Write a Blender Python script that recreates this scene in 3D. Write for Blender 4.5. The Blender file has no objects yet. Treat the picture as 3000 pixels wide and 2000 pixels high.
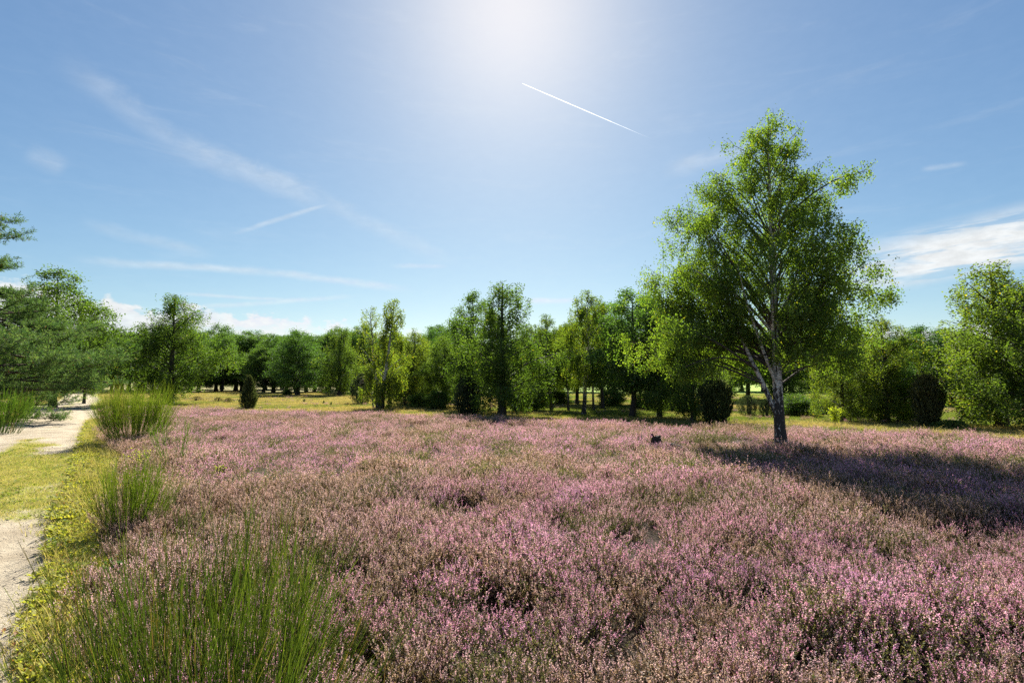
import bpy, math
import numpy as np

# ------------------------------------------------------------------ camera, sky, sun, exposure
SC = bpy.context.scene
COL = SC.collection
CAM_H = 1.95
FPX = 1500.0                      # focal length in pixels of the 3000 x 2000 photograph (18 mm lens)
PITCH = math.atan(118.0 / FPX)    # horizon lies at row 1118
cam = bpy.data.objects.new('camera', bpy.data.cameras.new('camera'))
COL.objects.link(cam)
cam.location = (0, 0, CAM_H)
cam.rotation_euler = (math.pi / 2 + PITCH, 0, 0)
cam.data.sensor_width = 36.0
cam.data.lens = 18.0
cam.data.clip_start = 0.05
cam.data.clip_end = 20000.0
SC.camera = cam

SUN_EL = math.radians(39.5)
SKY_STRENGTH = 0.050
SUN_STRENGTH = 5.0
EXPOSURE = 1.5
CP, SP = math.cos(PITCH), math.sin(PITCH)


def ray(px, py):
    u = (px - 1500.0) / FPX
    v = (1000.0 - py) / FPX
    return np.array([u, CP - v * SP, SP + v * CP])


def pix(px, py, depth):
    d = ray(px, py)
    return np.array([0, 0, CAM_H]) + d * (depth / d[1])


def unit(v):
    v = np.asarray(v, float)
    return v / (np.linalg.norm(v, axis=-1, keepdims=True) + 1e-12)


world = bpy.data.worlds.new('World')
SC.world = world
world.use_nodes = True


class NT:
    """short hand for building node trees"""
    def __init__(self, tree):
        self.t = tree

    def n(self, kind, **kw):
        node = self.t.nodes.new(kind)
        for k, v in kw.items():
            setattr(node, k, v)
        return node

    def link(self, a, b):
        self.t.links.new(a, b)

    def put(self, sock, v):
        if hasattr(v, 'is_output') or isinstance(v, bpy.types.NodeSocket):
            self.t.links.new(v, sock)
        else:
            sock.default_value = v

    def math(self, op, a, b=0.0, c=0.0, clamp=False):
        m = self.n('ShaderNodeMath', operation=op)
        m.use_clamp = clamp
        self.put(m.inputs[0], a); self.put(m.inputs[1], b)
        if len(m.inputs) > 2:
            self.put(m.inputs[2], c)
        return m.outputs[0]

    def dot(self, a, vec):
        m = self.n('ShaderNodeVectorMath', operation='DOT_PRODUCT')
        self.put(m.inputs[0], a); m.inputs[1].default_value = tuple(vec)
        return m.outputs['Value']

    def ramp(self, v, a, b, lo=0.0, hi=1.0, smooth=True):
        m = self.n('ShaderNodeMapRange')
        m.interpolation_type = 'SMOOTHSTEP' if smooth else 'LINEAR'
        self.put(m.inputs['Value'], v)
        self.put(m.inputs['From Min'], a); self.put(m.inputs['From Max'], b)
        self.put(m.inputs['To Min'], lo); self.put(m.inputs['To Max'], hi)
        return m.outputs[0]

    def noise(self, vec, scale, detail=4.0, rough=0.55, dist=0.0):
        m = self.n('ShaderNodeTexNoise')
        if vec is not None:
            self.link(vec, m.inputs['Vector'])
        m.inputs['Scale'].default_value = scale
        m.inputs['Detail'].default_value = detail
        m.inputs['Roughness'].default_value = rough
        m.inputs['Distortion'].default_value = dist
        return m.outputs['Fac']

    def mapping(self, vec, scale=(1, 1, 1), rot=(0, 0, 0), loc=(0, 0, 0)):
        m = self.n('ShaderNodeMapping')
        self.link(vec, m.inputs['Vector'])
        m.inputs['Scale'].default_value = scale
        m.inputs['Rotation'].default_value = rot
        m.inputs['Location'].default_value = loc
        return m.outputs[0]

    def mix(self, fac, a, b, blend='MIX'):
        m = self.n('ShaderNodeMix', data_type='RGBA', blend_type=blend)
        self.put(m.inputs[0], fac)
        for s, v in ((m.inputs[6], a), (m.inputs[7], b)):
            if isinstance(v, (tuple, list)):
                s.default_value = (v[0], v[1], v[2], 1.0)
            else:
                self.put(s, v)
        return m.outputs[2]


def build_sky():
    nt = NT(world.node_tree)
    bg = world.node_tree.nodes['Background']
    sky = nt.n('ShaderNodeTexSky', sky_type='NISHITA')
    sky.sun_disc = False
    sky.sun_elevation = SUN_EL
    sky.sun_rotation = 0.0
    sky.air_density = 0.9
    sky.dust_density = 0.40
    sky.ozone_density = 3.0
    hs = nt.n('ShaderNodeHueSaturation')
    hs.inputs['Saturation'].default_value = 1.08
    nt.link(nt.mix(1.0, sky.outputs[0], (0.86, 0.875, 0.77), 'MULTIPLY'), hs.inputs['Color'])
    k0 = SKY_STRENGTH * 2 ** EXPOSURE
    sc_ = nt.n('ShaderNodeSeparateColor'); nt.link(hs.outputs[0], sc_.inputs[0])
    cc_ = nt.n('ShaderNodeCombineColor')
    for i, (g, a) in enumerate(((1.10, 1.0), (0.95, 0.93), (0.70, 0.93))):      # a film-like response of the sky's colours
        nt.put(cc_.inputs[i], nt.math('MULTIPLY', nt.math('POWER', nt.math('MULTIPLY', sc_.outputs[i], k0), g), a / k0))
    air = cc_.outputs[0]
    d = nt.n('ShaderNodeTexCoord').outputs['Generated']
    sep = nt.n('ShaderNodeSeparateXYZ'); nt.link(d, sep.inputs[0])
    x, y, z = sep.outputs
    az = nt.math('ARCTAN2', x, y)
    hz = nt.math('SQRT', nt.math('ADD', nt.math('MULTIPLY', x, x), nt.math('MULTIPLY', y, y)))
    el = nt.math('ARCTAN2', z, hz)
    comb = nt.n('ShaderNodeCombineXYZ')
    nt.put(comb.inputs[0], az); nt.put(comb.inputs[1], nt.math('MULTIPLY', el, 2.2))
    ae = comb.outputs[0]
    # cumulus bank low over the wood: its top is a bumpy line that sinks from the west
    n1 = nt.noise(nt.mapping(ae, (1, 0.25, 1)), 11.0, 5.0, 0.6)
    n2 = nt.noise(ae, 34.0, 6.0, 0.62)
    top = nt.math('ADD', nt.ramp(az, -0.95, 0.05, 0.150, 0.078, smooth=False), nt.math('MULTIPLY', nt.math('SUBTRACT', n1, 0.5), 0.11))
    top = nt.math('ADD', top, nt.math('MULTIPLY', nt.math('SUBTRACT', n2, 0.5), 0.055))
    cum = nt.ramp(nt.math('SUBTRACT', top, el), -0.002, 0.012)
    cum = nt.math('MULTIPLY', cum, nt.ramp(el, -0.02, 0.05, 0.35, 1.0))
    cum = nt.math('MULTIPLY', cum, nt.ramp(nt.noise(ae, 18.0, 5.0), 0.25, 0.6, 0.7, 1.0))
    # flat cloud sheet to the east
    n3 = nt.noise(nt.mapping(ae, (1.0, 3.2, 1), (0, 0, 0.10)), 7.0, 7.0, 0.6, 0.3)
    e0 = nt.math('ADD', el, nt.math('MULTIPLY', nt.math('SUBTRACT', az, 0.75), -0.10))
    band = nt.math('MULTIPLY', nt.ramp(e0, 0.148, 0.172), nt.ramp(e0, 0.205, 0.250, 1.0, 0.0))
    sheet = nt.math('MULTIPLY', band, nt.ramp(az, 0.52, 0.70))
    sheet = nt.math('MULTIPLY', sheet, nt.ramp(n3, 0.36, 0.52, 0.15, 0.95))
    # thin cirrus everywhere
    n4 = nt.noise(nt.mapping(ae, (1.2, 3.5, 1), (0, 0, -0.35)), 4.0, 8.0, 0.62, 0.6)
    cir = nt.ramp(n4, 0.50, 0.82, 0.06, 0.15)
    total = nt.math('MAXIMUM', cum, sheet)
    # old spread-out vapour trails: bands along great circles
    streak = nt.noise(nt.mapping(ae, (1, 1, 1)), 16.0, 6.0, 0.65, 0.4)

    def trail(p, q, w, a, fade=0.25):
        a1, a2 = unit(ray(*p)), unit(ray(*q))
        nn = unit(np.cross(a1, a2))
        ee = unit(a2 - a1 * a1.dot(a2))
        length = math.acos(max(-1, min(1, a1.dot(a2))))
        across = nt.math('ABSOLUTE', nt.math('ADD', nt.dot(d, nn), nt.math('MULTIPLY', nt.math('SUBTRACT', streak, 0.5), w / FPX * 1.1)))
        along = nt.math('ARCTAN2', nt.dot(d, ee), nt.dot(d, a1))
        m = nt.ramp(across, 0.0, w / FPX, 1.0, 0.0)
        m = nt.math('MULTIPLY', m, nt.ramp(along, -fade * length * 0.4, fade * length))
        m = nt.math('MULTIPLY', m, nt.ramp(along, length * (1 - fade), length * (1 + fade * 0.4), 1.0, 0.0))
        return nt.math('MULTIPLY', m, nt.math('MULTIPLY', nt.ramp(streak, 0.3, 0.7, 0.6, 1.1), a))
    for args in (((190, 180), (560, 455), 42, 0.16), ((470, 400), (960, 595), 46, 0.26), ((880, 555), (1330, 770), 34, 0.15),
                 ((690, 682), (985, 590), 9, 0.30), ((240, 762), (840, 800), 15, 0.36), ((700, 785), (1190, 848), 16, 0.34),
                 ((250, 655), (610, 745), 22, 0.17), ((520, 860), (860, 880), 7, 0.36), ((560, 902), (1030, 868), 10, 0.36),
                 ((1150, 778), (1310, 780), 10, 0.30), ((1540, 882), (1690, 880), 12, 0.55), ((1950, 500), (2220, 430), 34, 0.22),
                 ((80, 440), (190, 500), 30, 0.18), ((2700, 498), (2830, 478), 9, 0.2), ((2740, 690), (2900, 700), 10, 0.4)):
        total = nt.math('MAXIMUM', total, trail(*args))
    total = nt.math('ADD', total, cir)
    white = 0.93 / SKY_STRENGTH / 2 ** EXPOSURE
    shade = nt.ramp(n2, 0.3, 0.7, 0.88, 1.06)
    wc = nt.n('ShaderNodeVectorMath', operation='SCALE')
    wc.inputs[0].default_value = (white * 0.95, white * 0.985, white)
    nt.put(wc.inputs['Scale'], shade)
    # a cloud never renders darker than the glowing air in front of it
    lit = nt.mix(1.0, air, wc.outputs[0], 'LIGHTEN')
    nt.link(nt.mix(nt.math('MINIMUM', total, 1.0), air, lit), bg.inputs['Color'])
    bg.inputs['Strength'].default_value = SKY_STRENGTH


build_sky()
sun = bpy.data.objects.new('sun', bpy.data.lights.new('sun', 'SUN'))
COL.objects.link(sun)
sun.data.energy = SUN_STRENGTH
sun.data.angle = math.radians(0.55)
sun.data.color = (1.0, 0.945, 0.85)
sun.rotation_euler = (-(math.pi / 2 - SUN_EL), 0, 0)     # the sun stands straight ahead, above the frame
sun.location = (0, 60, 50)

SC.view_settings.view_transform = 'Standard'
SC.view_settings.look = 'None'
SC.view_settings.exposure = EXPOSURE
SC.view_settings.gamma = 1.0
SC.view_settings.use_curve_mapping = False
cy = SC.cycles
cy.max_bounces = 12
cy.diffuse_bounces = 6
cy.glossy_bounces = 2
cy.transmission_bounces = 8
cy.transparent_max_bounces = 6
cy.caustics_reflective = False
cy.caustics_refractive = False
cy.sample_clamp_indirect = 6.0
cy.use_denoising = False

# ------------------------------------------------------------------ helpers
GOLD = 2.399963


def rng(seed):
    return np.random.default_rng(seed)


def hash2(ix, iy, seed):
    h = (ix.astype(np.int64) * 374761393 + iy.astype(np.int64) * 668265263 + seed * 1442695041) & 0xFFFFFFFF
    h = ((h ^ (h >> 13)) * 1274126177) & 0xFFFFFFFF
    return ((h ^ (h >> 16)) & 0xFFFFFF) / float(0xFFFFFF)


def vnoise(x, y, seed=0):
    x = np.asarray(x, float); y = np.asarray(y, float)
    ix, iy = np.floor(x), np.floor(y)
    fx, fy = x - ix, y - iy
    fx = fx * fx * (3 - 2 * fx); fy = fy * fy * (3 - 2 * fy)
    a = hash2(ix, iy, seed); b = hash2(ix + 1, iy, seed)
    c = hash2(ix, iy + 1, seed); e = hash2(ix + 1, iy + 1, seed)
    return (a * (1 - fx) + b * fx) * (1 - fy) + (c * (1 - fx) + e * fx) * fy


def fbm(x, y, seed=0, octaves=3):
    s, a, t = 0.0, 1.0, 0.0
    for i in range(octaves):
        s = s + a * vnoise(np.asarray(x) * 2 ** i, np.asarray(y) * 2 ** i, seed + i * 17)
        t += a; a *= 0.5
    return s / t


def smooth(a, b, x):
    t = np.clip((np.asarray(x, float) - a) / (b - a), 0, 1)
    return t * t * (3 - 2 * t)


class MB:
    """collects quads and tubes and links them as one mesh object"""
    def __init__(self):
        self.v, self.f, self.c, self.m, self.s, self.n = [], [], [], [], [], 0

    def quads(self, V, C, mat=0):
        V = np.asarray(V, np.float32); k = len(V)
        if k == 0:
            return
        C = np.broadcast_to(np.asarray(C, np.float32), (k, 3))
        self.v.append(V.reshape(-1, 3))
        self.f.append(np.arange(k * 4, dtype=np.int32).reshape(-1, 4) + self.n)
        self.c.append(np.repeat(C, 4, axis=0))
        self.m.append(np.full(k, mat, np.int32)); self.s.append(np.zeros(k, bool))
        self.n += k * 4

    def tube(self, P, r, sides, col, mat=0):
        P = np.asarray(P, float); K = len(P)
        r = np.broadcast_to(np.asarray(r, float), (K,))
        T = np.gradient(P, axis=0); T = unit(T)
        ref = np.array([1.0, 0, 0]) if abs(T[0, 0]) < 0.8 else np.array([0, 1.0, 0])
        B = unit(np.cross(T, ref)); N = np.cross(B, T)
        a = np.arange(sides) * 2 * math.pi / sides
        ring = (P[:, None, :] + r[:, None, None] * (np.cos(a)[None, :, None] * B[:, None, :] + np.sin(a)[None, :, None] * N[:, None, :]))
        i = np.arange(K - 1)[:, None] * sides; j = np.arange(sides)[None, :]; j2 = (j + 1) % sides
        F = np.stack([i + j, i + j2, i + sides + j2, i + sides + j], -1).reshape(-1, 4) + self.n
        col = np.asarray(col, np.float32)
        C = np.repeat(col, sides, axis=0) if col.ndim == 2 else np.broadcast_to(col, (K * sides, 3))
        self.v.append(ring.reshape(-1, 3).astype(np.float32)); self.f.append(F.astype(np.int32)); self.c.append(C)
        self.m.append(np.full(len(F), mat, np.int32)); self.s.append(np.ones(len(F), bool))
        self.n += K * sides

    def cross(self, P, r, col, mat=0):
        """winged rod: two thin blades at right angles along a line"""
        P = np.asarray(P, float); K = len(P)
        r = np.broadcast_to(np.asarray(r, float), (K,))[:, None]
        T = unit(np.gradient(P, axis=0))
        a = (hash2(np.array([P[0, 0] * 9e4]), np.array([P[0, 1] * 9e4]), 3)[0]) * 3.14
        B = unit(np.cross(T, np.array([math.cos(a), math.sin(a), 0.2]))); N = np.cross(B, T)
        col = np.asarray(col, np.float32); C = col[:-1] if col.ndim == 2 else col
        for D in (B, N):
            self.quads(np.stack([P[:-1] - D[:-1] * r[:-1], P[:-1] + D[:-1] * r[:-1], P[1:] + D[1:] * r[1:], P[1:] - D[1:] * r[1:]], 1), C, mat)

    def raw(self, V, F, col, mat=0, smooth_shade=True):
        V = np.asarray(V, np.float32)
        col = np.asarray(col, np.float32)
        self.v.append(V); self.f.append(np.asarray(F, np.int32) + self.n)
        self.c.append(np.broadcast_to(col, (len(V), 3)))
        self.m.append(np.full(len(F), mat, np.int32)); self.s.append(np.full(len(F), smooth_shade))
        self.n += len(V)

    def mesh(self, name, mats):
        me = bpy.data.meshes.new(name)
        V = np.concatenate(self.v); F = np.concatenate(self.f); C = np.concatenate(self.c)
        me.vertices.add(len(V)); me.vertices.foreach_set('co', V.ravel())
        me.loops.add(F.size); me.loops.foreach_set('vertex_index', F.ravel())
        me.polygons.add(len(F))
        me.polygons.foreach_set('loop_start', np.arange(len(F), dtype=np.int32) * 4)
        me.polygons.foreach_set('material_index', np.concatenate(self.m))
        me.polygons.foreach_set('use_smooth', np.concatenate(self.s))
        at = me.attributes.new('col', 'FLOAT_COLOR', 'POINT')
        at.data.foreach_set('color', np.concatenate([C, np.ones((len(C), 1), np.float32)], 1).astype(np.float32).ravel())
        me.update(calc_edges=True)
        for m in mats:
            me.materials.append(m)
        return me

    def build(self, name, mats, parent=None, link=True):
        o = bpy.data.objects.new(name, self.mesh(name, mats))
        if link:
            COL.objects.link(o)
        if parent is not None:
            o.parent = parent
        return o


def tag(o, label, cat, group=None, kind=None):
    o['label'] = label
    o['category'] = cat
    if group:
        o['group'] = group
    if kind:
        o['kind'] = kind
    return o


def empty(name, loc, rz=0.0):
    o = bpy.data.objects.new(name, None)
    COL.objects.link(o)
    o.location = tuple(float(q) for q in loc)
    o.rotation_euler = (0, 0, rz)
    o.empty_display_size = 0.3
    return o


def leaf_quads(c, a, b, l, w):
    """diamond leaves: centres c, unit axes a (length) and b (width)"""
    l = np.asarray(l)[..., None] * 0.5; w = np.asarray(w)[..., None] * 0.5
    return np.stack([c - a * l, c + b * w, c + a * l, c - b * w], 1)


def rand_dirs(r, n):
    return unit(r.normal(size=(n, 3)))


def perp(a, r):
    return unit(np.cross(a, rand_dirs(r, len(a))))


def lerp_cols(r, n, c1, c2, jitter=0.12):
    t = r.random((n, 1))
    c = np.asarray(c1) * (1 - t) + np.asarray(c2) * t
    return c * (1 + r.normal(size=(n, 1)) * jitter).clip(0.6, 1.5)


# ------------------------------------------------------------------ materials
def new_mat(name):
    m = bpy.data.materials.new(name)
    m.use_nodes = True
    m.node_tree.nodes.clear()
    nt = NT(m.node_tree)
    out = nt.n('ShaderNodeOutputMaterial')
    return m, nt, out


def leaf_mat(name, trans=0.5, warm=(1.25, 1.15, 0.55), gloss=0.06, rough=0.45, vary=0.25):
    m, nt, out = new_mat(name)
    at = nt.n('ShaderNodeAttribute', attribute_name='col')
    oi = nt.n('ShaderNodeObjectInfo')
    hs = nt.n('ShaderNodeHueSaturation')
    nt.link(at.outputs['Color'], hs.inputs['Color'])
    nt.link(nt.ramp(oi.outputs['Random'], 0, 1, 0.5 - 0.045 * vary, 0.5 + 0.045 * vary, smooth=False), hs.inputs['Hue'])
    nt.link(nt.ramp(oi.outputs['Random'], 0, 1, 1 + vary * 0.6, 1 - vary * 0.6, smooth=False), hs.inputs['Value'])
    col = hs.outputs[0]
    d = nt.n('ShaderNodeBsdfDiffuse'); nt.link(col, d.inputs['Color'])
    t = nt.n('ShaderNodeBsdfTranslucent')
    nt.link(nt.mix(1.0, col, warm, 'MULTIPLY'), t.inputs['Color'])
    g = nt.n('ShaderNodeBsdfGlossy'); g.inputs['Roughness'].default_value = rough
    g.inputs['Color'].default_value = (0.9, 0.95, 0.9, 1)
    mx = nt.n('ShaderNodeMixShader'); mx.inputs[0].default_value = trans
    nt.link(d.outputs[0], mx.inputs[1]); nt.link(t.outputs[0], mx.inputs[2])
    m2 = nt.n('ShaderNodeMixShader'); m2.inputs[0].default_value = gloss
    nt.link(mx.outputs[0], m2.inputs[1]); nt.link(g.outputs[0], m2.inputs[2])
    nt.link(m2.outputs[0], out.inputs['Surface'])
    return m


def bark_mat(name):
    m, nt, out = new_mat(name)
    at = nt.n('ShaderNodeAttribute', attribute_name='col')
    tc = nt.n('ShaderNodeTexCoord').outputs['Object']
    n = nt.noise(nt.mapping(tc, (9, 9, 2.2)), 2.2, 6, 0.65)
    col = nt.mix(nt.ramp(n, 0.3, 0.7), nt.mix(1.0, at.outputs['Color'], (0.55, 0.55, 0.55), 'MULTIPLY'), at.outputs['Color'])
    b = nt.n('ShaderNodeBsdfPrincipled')
    nt.link(col, b.inputs['Base Color']); b.inputs['Roughness'].default_value = 0.9
    bu = nt.n('ShaderNodeBump'); bu.inputs['Strength'].default_value = 0.6; bu.inputs['Distance'].default_value = 0.03
    nt.link(n, bu.inputs['Height']); nt.link(bu.outputs[0], b.inputs['Normal'])
    nt.link(b.outputs[0], out.inputs['Surface'])
    return m


def birch_bark_mat(name, rough_to):
    """white paper bark with dark lenticels; black fissured plates near the foot"""
    m, nt, out = new_mat(name)
    tc = nt.n('ShaderNodeTexCoord').outputs['Object']
    sep = nt.n('ShaderNodeSeparateXYZ'); nt.link(tc, sep.inputs[0])
    z = sep.outputs[2]
    plates = nt.noise(nt.mapping(tc, (5.5, 5.5, 2.0)), 2.4, 5, 0.6, 0.8)
    lent = nt.noise(nt.mapping(tc, (2.2, 2.2, 16)), 2.2, 4, 0.6)
    foot = nt.ramp(z, 0.9, rough_to, 0.60, 0.36)
    dark1 = nt.ramp(nt.math('SUBTRACT', plates, foot), -0.02, 0.05, 1.0, 0.0)
    dark2 = nt.ramp(lent, 0.56, 0.63, 0.0, 0.85)
    dark = nt.math('MAXIMUM', dark1, dark2)
    col = nt.mix(dark, nt.mix(plates, (0.42, 0.39, 0.35), (0.66, 0.63, 0.58)), (0.022, 0.019, 0.017))
    b = nt.n('ShaderNodeBsdfPrincipled')
    nt.link(col, b.inputs['Base Color']); b.inputs['Roughness'].default_value = 0.75
    bu = nt.n('ShaderNodeBump'); bu.inputs['Strength'].default_value = 0.8; bu.inputs['Distance'].default_value = 0.03
    nt.link(nt.math('SUBTRACT', plates, nt.math('MULTIPLY', dark, 0.5)), bu.inputs['Height'])
    nt.link(bu.outputs[0], b.inputs['Normal'])
    nt.link(b.outputs[0], out.inputs['Surface'])
    return m


M_LEAF = leaf_mat('leaf', 0.64, (1.2, 1.35, 0.5), 0.02, 0.6)
M_OAKLEAF = leaf_mat('oak_leaf', 0.55, (1.15, 1.35, 0.5), 0.025, 0.6)
M_NEEDLE = leaf_mat('needle', 0.48, (1.2, 1.15, 0.7), 0.02, 0.6)
M_BROOM = leaf_mat('broom_stem', 0.52, (1.3, 1.25, 0.4), 0.03, 0.5)
M_HEATH = leaf_mat('heather_plant', 0.60, (1.15, 1.0, 0.95), 0.03, 0.6, 0.30)
M_GRASS = leaf_mat('grass_blade', 0.5, (1.2, 1.15, 0.6), 0.015, 0.6, 0.3)
M_BARK = bark_mat('bark')
M_BIRCH = birch_bark_mat('birch_bark', 2.6)

# ------------------------------------------------------------------ the lie of the land
PATH_P0 = np.array([-3.12, 3.5])
PATH_D = unit(np.array([-0.626, 0.78]))
PATH_N = np.array([-PATH_D[1], PATH_D[0]])      # to the far side of the path


def path_sn(x, y):
    dx, dy = np.asarray(x) - PATH_P0[0], np.asarray(y) - PATH_P0[1]
    return dx * PATH_D[0] + dy * PATH_D[1], dx * PATH_N[0] + dy * PATH_N[1]


def hgt(x, y):
    x = np.asarray(x, float); y = np.asarray(y, float)
    r = np.hypot(x, y)
    h = 0.10 * (fbm(x / 9.0, y / 9.0, 5, 2) - 0.5) + 0.5 * (fbm(x / 38.0, y / 38.0, 8, 2) - 0.5) * smooth(12, 60, r)
    s, n = path_sn(x, y)
    on_path = smooth(-1.2, -0.2, n) * (1 - smooth(3.2, 4.4, n))
    return h - 0.06 * on_path


EDGE_PX = np.array([-600, 300, 500, 740, 1000, 1300, 1500, 1700, 2000, 2200, 2500, 2800, 3000, 3600])
EDGE_PY = np.array([1186, 1187, 1188, 1196, 1200, 1209, 1221, 1228, 1237, 1243, 1252, 1263, 1284, 1310])
EDGE_D = FPX * (CAM_H - 0.32) / (EDGE_PY - 1118.0)


def heather_mask(x, y):
    """1 inside the heath, 0 outside"""
    x = np.asarray(x, float); y = np.asarray(y, float)
    px = 1500 + FPX * x / np.maximum(y, 0.5)
    edge = np.interp(px, EDGE_PX, EDGE_D) + 3.0 * (fbm(x / 2.5, y / 2.5, 31, 3) - 0.5)
    s, n = path_sn(x, y)
    verge = np.interp(s, [-4, 0, 4, 9, 14, 24, 60], [0.30, 0.36, 0.55, 1.0, 0.6, 0.5, 0.6]) + 0.7 * (fbm(x / 0.9, y / 0.9, 44, 2) - 0.5)
    right = (n < -verge) & (y < edge)
    left = (n > 4.0 + 1.1 * (fbm(x / 1.5, y / 1.5, 47, 2) - 0.5)) & (s < 62) & (n < 16) & (fbm(x / 3.0, y / 3.0, 52, 2) > 0.30)
    return (right | left).astype(float)


def build_ground():
    rings = np.concatenate([[0.0], 0.6 * 1.045 ** np.arange(0, 196)])
    sect = 288
    a = np.arange(sect) * 2 * math.pi / sect
    X = rings[:, None] * np.cos(a); Y = rings[:, None] * np.sin(a)
    Z = hgt(X, Y)
    V = np.stack([X, Y, Z], -1).reshape(-1, 3)
    i = np.arange(len(rings) - 1)[:, None] * sect; j = np.arange(sect)[None, :]; j2 = (j + 1) % sect
    F = np.stack([i + j, i + sect + j, i + sect + j2, i + j2], -1).reshape(-1, 4)
    heath = heather_mask(V[:, 0], V[:, 1])
    vs, vn = path_sn(V[:, 0], V[:, 1])
    heath = np.maximum(heath, 0.6 * (vn > -2.0) * (vn < 0.3) * (vs < 14))
    px = 1500 + FPX * V[:, 0] / np.maximum(V[:, 1], 0.5)
    far_field = smooth(46, 54, V[:, 1]) * smooth(1250, 1500, px) * (V[:, 1] > 1)
    lush = smooth(1150, 1700, px) * (V[:, 1] > 1) * 0.55
    C = np.stack([heath, far_field, lush], -1)
    b = MB(); b.raw(V, F, C)
    m, nt, out = new_mat('ground')
    at = nt.n('ShaderNodeAttribute', attribute_name='col')
    sp = nt.n('ShaderNodeSeparateColor'); nt.link(at.outputs['Color'], sp.inputs[0])
    tc = nt.n('ShaderNodeTexCoord').outputs['Object']
    n1 = nt.noise(tc, 0.35, 5, 0.6); n2 = nt.noise(tc, 3.0, 6, 0.65); n3 = nt.noise(tc, 22.0, 5, 0.7)
    straw = nt.mix(nt.ramp(n3, 0.3, 0.7), (0.17, 0.14, 0.055), (0.34, 0.28, 0.115))
    green = nt.mix(nt.ramp(n3, 0.3, 0.7), (0.06, 0.085, 0.022), (0.17, 0.21, 0.05))
    gfac = nt.math('ADD', nt.ramp(n1, 0.38, 0.62, 0.0, 0.75), sp.outputs[2], clamp=True)
    gfac = nt.math('MULTIPLY', gfac, nt.ramp(n2, 0.25, 0.65, 0.35, 1.0))
    grass = nt.mix(gfac, straw, green)
    litter = nt.mix(nt.ramp(n3, 0.3, 0.7), (0.014, 0.010, 0.006), (0.048, 0.032, 0.019))
    field = nt.mix(nt.ramp(n2, 0.3, 0.7), (0.20, 0.30, 0.045), (0.30, 0.40, 0.07))
    col = nt.mix(sp.outputs[1], grass, field)
    col = nt.mix(sp.outputs[0], col, litter)
    d = nt.n('ShaderNodeBsdfPrincipled'); d.inputs['Roughness'].default_value = 0.95
    d.inputs['Specular IOR Level'].default_value = 0.15
    nt.link(col, d.inputs['Base Color'])
    bu = nt.n('ShaderNodeBump'); bu.inputs['Strength'].default_value = 0.7; bu.inputs['Distance'].default_value = 0.05
    nt.link(n3, bu.inputs['Height']); nt.link(bu.outputs[0], d.inputs['Normal'])
    nt.link(d.outputs[0], out.inputs['Surface'])
    o = b.build('ground', [m])
    tag(o, 'gently uneven heath ground running back to the woodland', 'ground', kind='structure')


def path_sand(s, n, x, y):
    """1 bare sand, 0 grassed"""
    t1 = np.interp(s, [-5, 2, 4, 6, 8, 14, 17, 20, 30, 70], [1.0, 0.95, 0.75, 0.25, 0.0, 0.3, 0.75, 1.1, 1.0, 0.7])
    near = t1 - smooth(0.75, 1.2, n) * 0.35 + smooth(1.5, 1.9, n) * 0.75
    edge = smooth(-0.25, 0.25, n) * (1 - smooth(2.7, 3.35, n))
    return (near - 1.25 * (fbm(x / 0.8, y / 0.8, 71, 3) - 0.5)) * edge


def path_rise(s, n, x, y):
    """height of the path's surface above the land, wheel ruts included"""
    n = n - 0.25 * np.sin(s * 0.16) * smooth(5, 20, s)
    rut = -0.045 * np.exp(-((n - 0.45) / 0.3) ** 2) - 0.045 * np.exp(-((n - 2.2) / 0.35) ** 2) + 0.05 * (fbm(x / 0.35, y / 0.35, 12, 3) - 0.5)
    rim = smooth(-0.5, -0.1, n) * (1 - smooth(3.2, 3.6, n))
    return (0.10 + rut) * rim - 0.03 * (1 - rim)


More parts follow.
